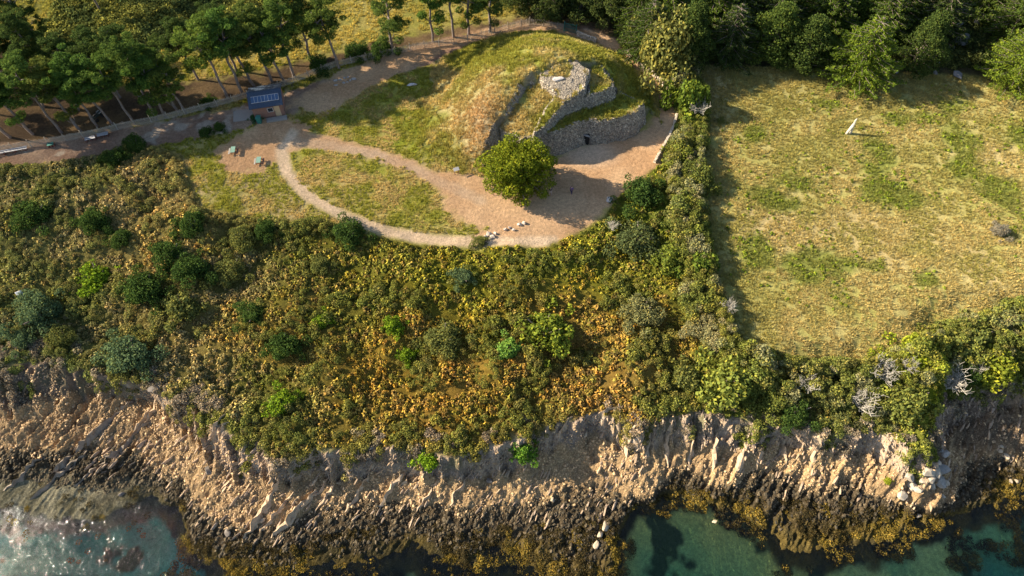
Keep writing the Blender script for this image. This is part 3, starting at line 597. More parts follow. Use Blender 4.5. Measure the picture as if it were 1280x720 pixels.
# ------------------------------------------------------------------ trees and bushes
def gz(x, y): return float(terr(np.array([x]), np.array([y]))[0][0])
def crown_mesh(name, blobs, leaf, dens, asp=.55, up=.35, mat=None, rng=RNG):
    """blobs: (x,y,z,rx,ry,rz); leaf faces spread through every blob, most of them near its skin"""
    Vs = []; 
    for b in blobs:
        n = max(10, int(dens*(b[3]*b[4]+b[3]*b[5])*2)); d = rng.normal(size=(n, 3)); d /= np.linalg.norm(d, axis=1)[:, None]
        r = rng.uniform(.35, 1.05, n)**.5; c_ = d*r[:, None]*np.array(b[3:6])+np.array(b[:3])
        Vs.append(leaves(c_, leaf, asp, up, rng, outward=d*.7))
    V = np.vstack(Vs); n = len(V)//4
    return mesh_np(name, V, fin(V, n), [mat or M_LEAF], rnd=rng.random(n))
def wood_mesh(name, limbs, mat=None, n=6):
    V = []; Fq = []
    for pts, rad in limbs:
        v, f = tube(pts, rad, n); b = len(V); V += v; Fq += [[b+i for i in q] for q in f]
    return mesh_np(name, V, Fq, [mat or M_BARK], smooth=True)
def bent(p0, p1, k=5, wob=.25, sag=0):
    p0 = np.array(p0, float); p1 = np.array(p1, float); L = np.linalg.norm(p1-p0)
    return [p0+(p1-p0)*i/(k-1)+(RNG.normal(size=3)*wob*L*.08 if 0 < i < k-1 else 0)+np.array([0, 0, sag*math.sin(math.pi*i/(k-1))]) for i in range(k)]
def make_pine(hgt, crown0, spread, npad, lean, fork=False, low=0):
    """a tall pine: bare trunk, limbs, flattened foliage pads"""
    top = np.array([lean[0], lean[1], hgt*.93]); limbs = []; blobs = []
    tp = bent((0, 0, -.3), top, 8, .14); limbs.append((tp, np.linspace(.25, .06, 8)))
    if fork:
        f0 = tp[3]; f1 = f0+np.array([fork*spread*.5, RNG.uniform(-.6, .6), hgt*.42]); fp = bent(f0, f1, 6, .2); limbs.append((fp, np.linspace(.16, .05, 6)))
    else: fp = tp
    for i in range(npad):
        u = crown0+(1-crown0)*((i+.5)/npad)**.85; src_ = tp if (i % 3 or not fork) else fp
        q = u*(len(src_)-1); j = min(int(q), len(src_)-2); p = src_[j]+(src_[j+1]-src_[j])*(q-j)
        a = i*2.4+RNG.uniform(-.5, .5); rr = spread*(1-abs(u-.62)*1.1)*RNG.uniform(.45, 1.0)
        e = p+np.array([math.cos(a)*rr, math.sin(a)*rr, RNG.uniform(.1, 1.0)]); limbs.append((bent(p, e, 4, .4, .15), np.linspace(.085, .03, 4)))
        s = RNG.uniform(.65, 1.1)
        blobs.append((*e, s*1.1, s*1.1, s*.42))
        for _ in range(3):
            o_ = RNG.normal(0, .8, 3)*np.array([1, 1, .45]); s2 = s*RNG.uniform(.5, .85); blobs.append((*(e+o_), s2, s2, s2*.5))
    for i in range(low):
        a = RNG.uniform(0, 6.28); z_ = RNG.uniform(.15, crown0)*hgt; e = np.array([math.cos(a)*1.6, math.sin(a)*1.2, z_]); j = min(int(z_/hgt*7), 6)
        limbs.append((bent(tp[j], e, 4), np.linspace(.07, .03, 4))); blobs.append((*e, .8, .8, .5))
    blobs.append((*top, 1.0, 1.0, .6))
    return wood_mesh('trunk', limbs), crown_mesh('crown', blobs, .40, 135, .24, .35)
def dead_limbs(hgt, n):
    limbs = []
    for i in range(n):
        a = RNG.uniform(0, 6.28); r = RNG.uniform(.4, 1.0)*hgt*.75
        e = np.array([math.cos(a)*r, math.sin(a)*r, hgt*RNG.uniform(.5, 1.0)]); m = e*.5+np.array([0, 0, .12*hgt]); p = [np.zeros(3)+RNG.normal(0, .08, 3), m+RNG.normal(0, .1, 3), e]
        limbs.append((p, [.024, .016, .008]))
        for _ in range(9):
            s_ = m+(e-m)*RNG.uniform(-.4, .9); q = s_+RNG.normal(0, .3, 3)*hgt*.45+np.array([0, 0, .12*hgt]); limbs.append(([s_, (s_+q)/2+RNG.normal(0, .05, 3), q], [.011, .008, .005]))
    return limbs
PV = [make_pine(13, .5, 3.0, 17, (-.8, .4), -1), make_pine(14, .55, 2.8, 16, (-.3, .3), 1), make_pine(12, .48, 3.2, 18, (-1.3, -.2), 1), make_pine(13.5, .42, 2.6, 17, (.2, .8), False, 6), make_pine(11.5, .46, 3.1, 17, (-1.6, .5), -1, 3), make_pine(14.5, .36, 2.9, 19, (.4, .1), False, 6)]
def tree_thing(name, meshes, x, y, label, cat, group, sc=1, rz=0, col=(.09,.13,.04), z=None, squash=1):
    o = empty(name, (x, y, gz(x, y) if z is None else z), label, cat, group, rz); o.scale = (sc, sc, sc*squash)
    for nm, me in meshes:
        p = part(nm, me, o); p.color = (*col, 1)
    return o
ORD = ['leftmost','second','third','fourth','fifth','sixth','seventh','eighth','ninth','tenth','eleventh','twelfth','thirteenth','fourteenth','fifteenth','sixteenth','seventeenth','eighteenth','nineteenth','twentieth','twenty-first','twenty-second','twenty-third','twenty-fourth','twenty-fifth','twenty-sixth']
PB = [(14,172,2,1.0),(42,168,4,.95),(77,166,0,1.0),(102,165,4,1.0),(122,158,1,.85),(142,156,2,.95),(168,155,0,.9),(195,150,3,1.0),(208,147,1,.85),(224,140,4,.9),(234,142,2,.85),(285,123,0,1.05),(303,116,1,1.0),(318,107,4,1.0),(340,102,0,1.0),(357,103,2,.9),(368,96,1,.95),(424,86,0,1.0),(491,64,5,1.05),(541,52,3,1.0),(567,46,1,.95),(586,43,5,.95),(612,40,3,1.0)]
n_ = len(PB)
for i, (px, py, v, s_) in enumerate(PB):
    X, Y, _ = at(px, py)
    pos = ['where the track enters the picture', 'above the long pale bench', 'before the dark undergrowth', 'with a pale straight trunk', 'set just back from the fence', 'near the small dark vehicle', 'forking low beside the dark vehicle', 'left of the blue roofed hut', 'in a close pair', 'of slender build', 'with twin stems', 'leaning away from the hut', 'close left of the hut', 'right behind the blue hut roof', 'with crown over the hut', 'of forked grey stems', 'just right of the hut', 'hung with low dark foliage', 'standing straight and alone', 'with a thick straight trunk', 'near the top of the picture', 'beside the bend of the fence', 'next to the fence corner'][i]
    tree_thing('pine_tree', [('trunk', PV[v][0]), ('crown', PV[v][1])], X, Y, '%s tall pine from the left along the fence, %s' % (ORD[i], pos), 'tree', 'tall pines in a row behind the fence', s_, RNG.uniform(-.5, .5), (.085+.03*RNG.random(), .14+.035*RNG.random(), .035))
PB2 = [(-25,140),(18,128),(55,135),(98,138),(-40,100),(5,92),(40,98),(75,105),(112,118),(20,60),(60,66),(-15,55),(150,122),(178,125),(130,20),(150,5),(248,100),(296,90),(342,80),(388,72)]
PB2L = ['%s pine in the %s of the left grove' % (a_, b_) for b_ in ('near part', 'middle part', 'far part') for a_ in ('leftmost shaded', 'second shaded from the left', 'third shaded from the left', 'fourth shaded from the left', 'fifth shaded from the left', 'sixth shaded from the left', 'seventh shaded from the left', 'rightmost shaded')]
PB2.sort(key=lambda q: -q[1]); PB2 = [q for k_ in range(0, 24, 8) for q in sorted(PB2[k_:k_+8])]
for i, (px, py) in enumerate(PB2):
    X, Y, _ = at(px, py)
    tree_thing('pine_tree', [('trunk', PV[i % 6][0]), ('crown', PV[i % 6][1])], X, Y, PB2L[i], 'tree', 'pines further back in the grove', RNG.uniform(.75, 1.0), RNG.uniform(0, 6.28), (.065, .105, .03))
# dense evergreens of the wood on the upper right
def make_evergreen(hgt, rad, npad, col=None):
    limbs = [(bent((0, 0, -.3), (0, 0, hgt*.9), 6, .3), np.linspace(.35, .08, 6))]; blobs = []
    for i in range(npad):
        u = (i+.5)/npad; a = i*2.4+RNG.uniform(-.4, .4); rr = rad*math.sin(math.pi*min(.97, .35+u*.62))*RNG.uniform(.55, 1.0)*(1.15-.3*u)
        z_ = hgt*(.1+.85*u); e = np.array([math.cos(a)*rr, math.sin(a)*rr, z_+RNG.uniform(-.3, .3)]); s = RNG.uniform(.7, 1.25)
        limbs.append((bent((0, 0, max(.3, z_-.9)), e, 4), np.linspace(.08, .03, 4))); blobs.append((*e, s*1.25, s*1.25, s*.7))
        m = e*np.array([.6, .6, 1]); blobs.append((*m, s*1.1, s*1.1, s*.7))
    return wood_mesh('trunk', limbs), crown_mesh('crown', blobs, .32, 36, .5, .5)
EV = [make_evergreen(9.5, 3.6, 44), make_evergreen(11, 4.0, 52), make_evergreen(8.5, 3.9, 46)]
def make_spray_conifer(hgt, rad, tiers=15):
    limbs = [(bent((0, 0, -.3), (0, 0, hgt), 8, .1), np.linspace(.32, .04, 8))]; Vs = []
    for t_ in range(tiers):
        u = t_/(tiers-1); z_ = hgt*(.07+.9*u); L = rad*(1-u)**.6+.35; nb = int(7+6*(1-u))
        for b in range(nb):
            a = b*6.283/nb+t_*.7+RNG.uniform(-.25, .25); l_ = L*RNG.uniform(.75, 1.12); dr = np.array([math.cos(a), math.sin(a), 0]); sd = np.array([-dr[1], dr[0], 0])
            p0 = np.array([0, 0, z_]); e = p0+dr*l_+np.array([0, 0, l_*RNG.uniform(.0, .28)]); limbs.append(([p0, (p0+e)/2+np.array([0, 0, .1]), e], [.05, .035, .012]))
            n = int(34*l_)+8; q = RNG.uniform(.2, 1.05, n); wd = (.15+.34*l_*.5)*np.sin(np.pi*np.clip(q, .1, .96))**.7+.08
            c_ = p0+(e-p0)*q[:, None]+sd*(RNG.uniform(-1, 1, n)*wd)[:, None]+np.array([0, 0, 1])*(RNG.uniform(-.22, .06, n))[:, None]
            Vs.append(leaves(c_, .36, .4, 1.0))
    V = np.vstack(Vs); n = len(V)//4
    return wood_mesh('trunk', limbs), mesh_np('crown', V, fin(V, n), [M_LEAF], rnd=RNG.random(n))
CON = make_spray_conifer(11, 6.0, 17); CON2 = make_spray_conifer(10, 4.6, 14)
X, Y, _ = at(1066, 98)
tree_thing('conifer_tree', [('trunk', CON[0]), ('crown', CON[1])], X, Y, 'bright green feathery conifer standing forward of the dark wood at the field edge', 'tree', None, 1, .3, (.11, .17, .022))
X, Y, _ = at(1262, 104)
tree_thing('conifer_tree', [('trunk', CON[0]), ('crown', CON[1])], X, Y, 'bright green conifer in the top right corner beside the grey rocks', 'tree', None, 1.0, 2.1, (.13, .19, .025))
WD = []
for r_, (yy0, n0) in enumerate(((91.5, 15), (96.5, 15), (102, 14), (108, 15), (114, 12))):
    for i in range(n0): WD.append((16+r_*.8+i*6.1+RNG.uniform(-1.2, 1.2)+(r_ % 2)*2.6, yy0-i*.32*(r_ == 0)+RNG.uniform(-1, 1), r_))
gap = at(1203, 60)
front = 0; cnt = {}
for (X, Y, r_) in WD:
    px_, py_, _ = 0, 0, 0
    if abs(X-(gap[0]+.06*(Y-gap[1]))) < 4.6 and r_ < 4 or X < 17+r_*.0 and r_ == 0: continue
    if r_ == 0 and abs(X-at(1066, 98)[0]) < 6.0: Y += 6
    if r_ == 0:
        front += 1; lb = '%s dark evergreen from the left in the front row along the top of the field' % ORD[front-1]
    else:
        cnt[r_] = cnt.get(r_, 0)+1; lb = '%s evergreen from the left in the %s row of the dark wood behind the field' % (ORD[cnt[r_]-1], ('', 'second', 'third', 'fourth', 'back')[r_])
    e = (EV+[CON2, CON2, CON])[RNG.integers(0, 6)]; gcol = RNG.uniform(.8, 1.35)
    tree_thing('evergreen_tree', [('trunk', e[0]), ('crown', e[1])], X, Y, lb, 'tree', 'dark evergreens of the wood', RNG.uniform(.85, 1.1), RNG.uniform(0, 6.28), (.062*gcol, .098*gcol, .024))
for gi, (px, py, s_) in enumerate(((650,12,.8),(690,22,.8),(725,20,.9),(760,28,.9),(800,42,.8),(640,-10,.9),(700,-8,1),(775,5,1),(600,-12,.8),(560,-10,.8))):
    X, Y, _ = at(px, py); e = EV[RNG.integers(0, 3)]
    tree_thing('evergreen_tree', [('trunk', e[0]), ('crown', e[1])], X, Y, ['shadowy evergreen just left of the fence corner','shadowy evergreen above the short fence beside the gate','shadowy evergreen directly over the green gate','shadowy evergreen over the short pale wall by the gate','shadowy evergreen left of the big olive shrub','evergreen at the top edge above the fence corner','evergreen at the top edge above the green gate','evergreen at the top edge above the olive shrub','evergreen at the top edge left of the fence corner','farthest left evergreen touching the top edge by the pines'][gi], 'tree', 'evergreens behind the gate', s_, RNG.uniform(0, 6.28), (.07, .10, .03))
# broad leaved oak beside the forecourt
blobs = []; limbs = [(bent((0, 0, -.2), (-.3, 0, 3.2), 5, .2), np.linspace(.38, .26, 5))]
for i in range(84):
    u = i/83; a = i*2.4; z_ = 1.4+5.6*u; rr = 4.6*math.sqrt(max(.05, 1-((z_-3.6)/4.2)**2))*RNG.uniform(.5, 1.08); e = np.array([math.cos(a)*rr-.3, math.sin(a)*rr, z_+RNG.uniform(-.5, .6)]); s = RNG.uniform(.5, 1.15)
    blobs.append((*e, s*1.15, s*1.15, s*.85)); limbs.append((bent((-.3, 0, min(z_*.6+.6, 3.2)), e, 4), np.linspace(.13, .03, 4)))
    if i % 2: blobs.append((*(e*np.array([.55, .55, 1])), s*1.3, s*1.3, s))
OAK = (wood_mesh('trunk', limbs), crown_mesh('crown', blobs, .24, 75, .75, .4))
X, Y, _ = at(650, 236)
tree_thing('oak_tree', [('trunk', OAK[0]), ('crown', OAK[1])], X, Y, 'round broad leaved tree with bright leaves on the bare ground below the stone wall', 'tree', None, 1.0, 0, (.15, .19, .018))

def make_bush(kind, k):
    blobs = []; n = 30
    for i in range(n):
        d = RNG.normal(size=3); d[2] = abs(d[2])*.9; d /= np.linalg.norm(d); r = RNG.uniform(.5, .82)
        s = RNG.uniform(.16, .36); an = 1+.28*math.sin(2*math.atan2(d[1], d[0])+k*1.7); blobs.append((d[0]*r*an, d[1]*r*an, d[2]*r*(.8+.3*an-.15)+.1, s, s, s*.9))
    blobs.append((0, 0, .4, .6, .6, .5))
    for i in range(5):
        a = RNG.uniform(0, 6.28); r = RNG.uniform(.9, 1.35); s = RNG.uniform(.15, .32); blobs.append((math.cos(a)*r, math.sin(a)*r, s*.9, s, s, s))
    lf = {'fine': .085, 'broad': .15}[kind]; dn = {'fine': 640, 'broad': 260}[kind]
    return crown_mesh('foliage', blobs, lf, dn, .6, .3), wood_mesh('stems', [(bent((0, 0, -.1), (RNG.normal(0, .3), RNG.normal(0, .3), .7), 4), np.linspace(.05, .02, 4)) for _ in range(5)])
BV = {'fine': [make_bush('fine', k) for k in range(5)], 'broad': [make_bush('broad', k) for k in range(5)]}
DK, BR, OL, TE, YG = (.055,.10,.025), (.14,.23,.02), (.15,.17,.05), (.10,.155,.075), (.26,.32,.03)
BUSH = [
 (42,262,24,'fine',DK,'dark gorse bush nearest the left picture edge, below the track'),(122,272,19,'fine',DK,'low dark bush with a yellowish left side among pale bracken'),(152,292,14,'fine',DK,'small round dark bush right of the one with the yellowish side'),
 (120,338,22,'broad',BR,'vivid green bush alone on the tan slope at the left'),(183,356,27,'fine',DK,'large round dark green bush left of the dark thicket'),(213,314,21,'fine',DK,'dark bush at the upper left of the dark thicket'),
 (240,330,25,'fine',DK,'tall dark bush in the middle of the dark thicket'),(246,282,18,'fine',DK,'dark bush at the lower end of the lawn hedge'),(50,383,27,'fine',TE,'blue green bush touching the white boulder'),(157,432,31,'fine',TE,'big blue green bush low on the left slope'),
 (284,326,21,'fine',OL,'grey green bush on the right of the dark thicket'),(335,285,17,'fine',DK,'dark bush in the hedge under the lawn'),(230,380,22,'broad',OL,'olive bush under the large round dark bush'),(318,392,17,'fine',DK,'dark bush alone amid pale bracken, left of centre'),
 (356,430,21,'fine',DK,'dark domed bush halfway down the slope, left of centre'),(436,290,21,'fine',DK,'dark rounded bush touching the lower bend of the path'),(403,334,14,'fine',OL,'small dull bush below the path bend bush'),(304,294,19,'fine',OL,'olive hedge bush below the lawn, left part'),
 (580,352,13,'fine',TE,'small blue green bush in the centre of the bracken'),(405,404,12,'broad',BR,'small bright bush left of the centre slope'),(552,420,25,'fine',OL,'wide shaded bush near the middle of the slope'),(495,410,13,'broad',BR,'first of two small green bushes left of the wide shaded bush'),
 (508,440,12,'broad',BR,'lower of two small green bushes near the middle'),(682,408,30,'broad',(.16,.21,.03),'large leafy green bush right of centre with a long shadow'),(634,434,16,'broad',(.17,.31,.06),'small mint green bush left of the large leafy one'),
 (795,296,31,'fine',(.10,.13,.05),'tall dull green bush at the right of the slope head'),(797,240,25,'fine',DK,'dark bush beside the grey boulder at the forecourt'),(172,180,14,'fine',DK,'right hand one of two dark bushes beside the track'),(147,196,14,'fine',DK,'left hand one of two dark bushes beside the track'),
 (357,504,18,'broad',BR,'bright green bush low on the slope above the left cliff'),(535,562,17,'broad',(.15,.26,.02),'vivid green bush hanging over the middle cliff edge'),(655,553,16,'broad',(.10,.21,.03),'green bush on the cliff edge beside bare grey soil'),
 (800,385,24,'fine',(.20,.21,.09),'pale sage bush on the upper right slope'),(880,400,21,'fine',(.22,.22,.11),'pale grey bush beside the field corner shadow'),(905,478,32,'broad',(.20,.24,.05),'wide yellow green bush below the field corner'),(855,470,20,'broad',OL,'olive bush left of the wide yellow green bush'),
 (25,415,16,'fine',TE,'grey blue bush below the white boulder at the left edge'),(75,412,17,'fine',OL,'dim olive bush under the blue green boulder bush'),(600,300,10,'fine',OL,'tiny bush on the path edge at the centre'),
 (1140,436,24,'broad',YG,'glowing yellow green gorse at the lower field edge'),(1110,446,18,'broad',YG,'smaller yellow gorse at the foot of the glowing one'),(1165,425,22,'broad',(.16,.18,.04),'olive bush right of the glowing gorse'),(1212,412,28,'broad',(.15,.18,.05),'rounded hedge bush in the lower right of the field'),
 (1262,385,26,'broad',(.17,.19,.07),'hedge bush touching the right picture edge below the field'),(1250,440,26,'broad',(.20,.24,.03),'light green bush above the small cove'),(1220,452,20,'fine',DK,'dark bush on the brink of the small cove'),(1040,478,24,'fine',(.15,.17,.06),'grey green bush left of the dead branches on the cliff'),
 (1140,490,26,'broad',(.17,.20,.05),'green bush on the headland neck'),(1000,500,20,'fine',DK,'dark green bush on the right cliff top'),(1105,500,20,'fine',OL,'olive bush behind the headland'),(960,495,24,'fine',(.14,.17,.04),'bush between the yellow green bush and the right cliff'),
 (1245,288,11,'fine',(.24,.23,.18),'lone grey shrub far right in the dry field'),(1145,574,5,'broad',YG,'tiny green cushion plant on the headland rock'),(900,150,6,'fine',OL,'little tuft bush beside the upper hedge'),
 (824,84,42,'fine',(.20,.21,.06),'big olive shrub beside the path behind the mound'),(858,132,24,'broad',(.13,.19,.03),'bright leafy shrub at the bend of the low stone wall'),(788,58,14,'fine',(.16,.19,.05),'small shrub left of the big olive shrub'),(446,66,14,'fine',DK,'dark shrub under the pines above the fence, left one'),(478,62,15,'fine',DK,'dark shrub under the straight lone pine'),
 (400,84,15,'fine',DK,'dark shrub beneath the pine with low foliage'),(262,127,10,'fine',DK,'small dark shrub behind the fence left of the hut'),(276,160,8,'fine',DK,'low shrub on the verge left of the hut'),(258,164,8,'fine',DK,'lowest verge shrub left of the hut'),(320,146,7,'fine',(.05,.12,.05),'little green bush at the hut wall'),
 (870,225,24,'fine',(.13,.16,.04),'upper bulge of the hedge along the field'),(872,330,24,'broad',(.12,.18,.03),'green bulge midway down the hedge along the field'),(835,320,22,'broad',(.13,.17,.03),'green bush left of the mid hedge'),(850,200,20,'broad',(.15,.18,.03),'hedge bush right of the forecourt wall'),
]
for i, (px, py, r_, kd, col, lb) in enumerate(BUSH):
    z0 = -3.0 if py > 440 and px < 1000 else (-1.5 if py > 330 and px < 860 else 0)
    X, Y, _ = at(px, py, z0); Y -= .2; rad = r_/ (F/ (Y*SP+(H-z0)*CP)) if False else r_*((Y*math.cos(R(PITCH))+(H-z0)*math.sin(R(PITCH)))/F)
    f_, s_ = BV[kd][i % 5]; sq = .8+.45*((i*37) % 10)/10
    o = tree_thing('shrub', [('foliage', f_), ('stems', s_)], X, Y-rad*.25, lb, 'bush', 'individual bushes on the slope and hedges', rad*1.13, i*1.3, col, None, sq if i not in (54, 55) else 1.75)
DEADM = [wood_mesh('branches', dead_limbs(1.0, 22), M_DEAD, 4) for _ in range(3)]
for i, (px, py, r_, lb) in enumerate(((1098,462,24,'bleached dead bush with upright white branches at the lower field edge'),(1195,466,26,'bleached dead bush right of the yellow gorse above the cove'),(868,143,21,'dead grey branches spreading beside the bright leafy shrub'),(845,112,22,'bare grey twigs at the right of the big olive shrub'),(1085,492,24,'flattened grey dead branches on the right cliff top'),(1226,445,14,'pinkish dry bush right of the bleached one above the cove'),(905,388,14,'pale twiggy dead bush by the field corner'),(765,282,11,'small whitish dead bush left of the tall dull bush'),(1010,470,18,'grey dead stems at the left of the right cliff hedge'),(1130,456,14,'short pale dead bush below the yellow gorse'))):
    X, Y, _ = at(px, py, .3 if py < 300 else .0); rad = r_*.115
    o = empty('dead_bush', (X, Y-.6, gz(X, Y-.6)+(.9 if py > 120 else .4)), lb, 'bush', 'dead bushes', i*2.0); o.scale = (rad, rad, rad*1.0); part('branches', DEADM[i % 3], o)

# ------------------------------------------------------------------ fence, walls, gate
def polysample(pts, step):
    pts = np.array(pts); out = []; carry = 0
    for a, b in zip(pts[:-1], pts[1:]):
        L = np.linalg.norm(b-a); s_ = carry
        while s_ < L: out.append((a+(b-a)*s_/L, math.atan2(b[1]-a[1], b[0]-a[0]))); s_ += step
        carry = s_-L
    return out
FPX = [(-50,204),(0,191),(60,181),(110,172),(160,160),(215,148),(262,136),(312,122),(365,105),(420,84),(470,73),(520,62),(570,55),(600,48),(640,36),(662,31)]
FPX2 = [(662,31),(690,35),(706,38)]
def fence(name, pxs, label):
    W = at2(pxs); o = empty(name, (W[0][0], W[0][1], gz(*W[0])), label, 'fence'); L0 = np.array(o.location); mb = MB()
    for (p, a) in polysample(W, .155):
        hh = 1.25+random.uniform(-.07, .07); g = gz(p[0], p[1]); mb.box((p[0]-L0[0], p[1]-L0[1], g+hh/2-.05-L0[2]), (.07, .03, hh), a+random.uniform(-.3, .3), random.uniform(-.05, .05), random.uniform(-.05, .05))
    q = part('paling', mb.mesh('paling', M_PALE), o); q['kind'] = 'stuff'
    for zz in (.3, .95):
        mb = MB(); pp = polysample(W, 2.0); pp3 = [(p[0]-L0[0], p[1]-L0[1], gz(p[0], p[1])+zz-L0[2]) for p, a in pp]; mb.tube(pp3, [.025]*len(pp3), 4); part('wire', mb.mesh('wire', M_PALE), o)
    pm = MB().tube([(0, 0, -.2), (0, 0, 1.45)], [.06, .05], 6).mesh('post', M_PALE)
    for (p, a) in polysample(W, 2.4):
        q = part('post', pm, o); q.location = (p[0]-L0[0], p[1]+.06-L0[1], gz(p[0], p[1])-L0[2])
    return o
fence('paling_fence', FPX, 'long weathered wooden paling fence between the pines and the track')
fence('paling_fence', FPX2, 'short paling fence between the fence corner and the green gate')
GREEN = mat_plain('green_paint', (.03, .16, .13)); mg = MB()
a0, b0 = at2([(705,39),(720,43)]); ga = math.atan2(b0[1]-a0[1], b0[0]-a0[0]); gl = float(np.linalg.norm(b0-a0))
go_ = empty('metal_gate', (*a0, gz(*a0)), 'dark green metal gate in the fence behind the mound', 'gate', None, ga)
for xx in (0, gl): part('gate_post', MB().box((xx, 0, .9), (.12, .12, 2.0)).mesh('gate_post', GREEN), go_)
fr_ = MB().box((gl/2, 0, .25), (gl-.12, .05, .06)).box((gl/2, 0, 1.65), (gl-.12, .05, .06)).box((gl/2, 0, .95), (gl-.12, .05, .06)); part('gate_frame', fr_.mesh('gate_frame', GREEN), go_)
for i in range(12): part('gate_bar', MB().box((.15+i*(gl-.3)/11, .045, .95), (.05, .03, 1.36)).mesh('gate_bar', GREEN), go_)
def drywall(pxs, label, hgt=.75, wd=.55, step=.3):
    W = at2(pxs); o = empty('dry_stone_wall', (W[0][0], W[0][1], 0), label, 'wall'); L0 = np.array(o.location); mb = MB()
    for (p, a) in polysample(W, step):
        g = gz(p[0], p[1])
        for l_ in range(3):
            mb.box((p[0]-L0[0]+random.uniform(-.06, .06), p[1]-L0[1]+random.uniform(-.06, .06), g+.05+hgt*(l_+.3)/3), (step*random.uniform(.8, 1.1), wd*(1-.12*l_)*random.uniform(.85, 1.1), hgt/3*random.uniform(.8, 1.1)), a+random.uniform(-.2, .2), random.uniform(-.1, .1), random.uniform(-.1, .1), .85)
    q = part('wall_stone', mb.mesh('wall_stone', M_WALLST), o); q['kind'] = 'stuff'; return o
drywall([(722,44),(735,49),(746,53)], 'short pale stone wall right of the green gate')
drywall([(783,66),(795,76),(808,88),(822,98),(834,113),(840,126)], 'low pale dry stone wall curving along the path right of the mound', .6, .5)
drywall([(845,146),(842,158),(836,172),(828,186),(818,204)], 'low pale dry stone wall along the right side of the forecourt', .6, .45)
# ------------------------------------------------------------------ cairn entrance, capstone
def stone_obj(name, x, y, z, dims, col, label=None, cat='rock', group=None, rz=0, seed=1, parent=None, tilt=(0, 0)):
    me = rockmesh(name, dims, M_ROCK, seed, 3); o = bpy.data.objects.new(name, me); link(o, parent)
    o.location = (x, y, z) if parent is None else tuple(np.array((x, y, z))-np.array(parent.location)); o.rotation_euler = (tilt[0], tilt[1], rz); o.color = (*col, 1)
    if label: tag(o, label, cat, group)
    elif parent is not None: KIDS.setdefault(parent.name, []).append(o)
    return o
ex, ey, _ = at(*q3(522, 548), 0); GREY = (.24, .22, .20)
ea = -.35
DARK = mat_plain('dark_passage', (.012, .011, .01), 1)
pm = part('passage', MB().box((ex-cairn.location.x, ey-cairn.location.y+.15, .8), (.85, .5, 1.7), ea).mesh('passage', DARK), cairn)  # solid near-black block standing in for the shade inside the entrance
for dx in (-.5, .5): stone_obj('entrance_stone', ex+dx*math.cos(ea)+.05, ey+dx*math.sin(ea)-.12, .7, (.15, .24, .8), (.20,.18,.16), parent=cairn, seed=int(60+dx*10))
stone_obj('lintel', ex+.05, ey-.18, 1.78, (.62, .3, .13), GREY, parent=cairn, rz=ea, seed=64)
X, Y, Z = at(*q3(408, 250), 8.2); Z = float(cairn_h(np.array([X]), np.array([Y]))[0][0]); stone_obj('capstone', X, Y, Z+.15, (.95, .6, .2), (.50, .46, .42), parent=cairn, rz=.3, seed=66)
X, Y, _ = at(*q3(782, 368)); stone_obj('boulder', X+.5, Y, gz(X, Y)+.2, (.8, .5, .4), (.36, .34, .32), 'flat grey boulder at the right end of the cairn wall', seed=70)
# boulders and slabs
X, Y, _ = at(762, 251); stone_obj('boulder', X, Y, .35, (.62, .55, .45), (.38, .37, .38), 'round grey boulder on the shaded forecourt beside the dark bush', seed=71)
X, Y, _ = at(27, 369, -1.5); stone_obj('boulder', X, Y, gz(X, Y)+1.0, (.6, .5, .65), (.75, .73, .70), 'smooth white boulder among the heath at the left edge', seed=72)
for i, (px, py, dx, dy, lb) in enumerate(((419,101,.45,.35,'pale block at the left end of the stone ring'),(425,100,.4,.18,'low pale stone on the upper side of the ring, left'),(431,98,.35,.15,'low pale stone on the upper side of the ring, right'),(435,97,.3,.25,'pale stone at the upper right of the ring'),(430,104,.3,.2,'first pale stone on the lower side of the ring'),(434,103,.25,.2,'middle pale stone on the lower side of the ring'),(438,101,.25,.18,'third pale stone on the lower side of the ring'),(443,99,.5,.35,'flat pale stone at the right end of the ring'),(420,107,.35,.2,'pale stone set apart below the ring'))):
    X, Y, _ = at(px, py); stone_obj('seat_stone', X, Y, .12, (dx, dy, .2), (.36, .33, .30), lb, 'stone', 'stones laid in a ring beside the fence', rz=.3, seed=80+i)
X, Y, _ = at(515, 107); stone_obj('stone_slab', X, Y, gz(X, Y)+.2, (1.15, .38, .22), (.45, .43, .42), 'flat grey stone slab lying on the shaded grass', 'stone', seed=92)
for i, (px, py, r_) in enumerate(((611,293,.55),(616,296,.5),(607,296,.35),(613,299,.4),(619,292,.35),(632,287,.4),(637,285,.3),(649,281,.45),(655,279,.4),(642,288,.3))):
    X, Y, _ = at(px, py); stone_obj('field_stone', X, Y, gz(X, Y)+.12, (r_, r_*.75, r_*.7), (.42,.36,.30), ['round stone on top of the small heap at the path edge','second stone of the small heap at the path edge','left stone of the small heap at the path edge','lowest stone of the small heap at the path edge','right stone of the small heap at the path edge','dark stone between the heap and the broken bank','small stone between the heap and the broken bank','angular stone on the broken bank','rightmost stone on the broken bank','small pale stone below the broken bank'][i], 'stone', 'stones at the lower path edge', seed=100+i)
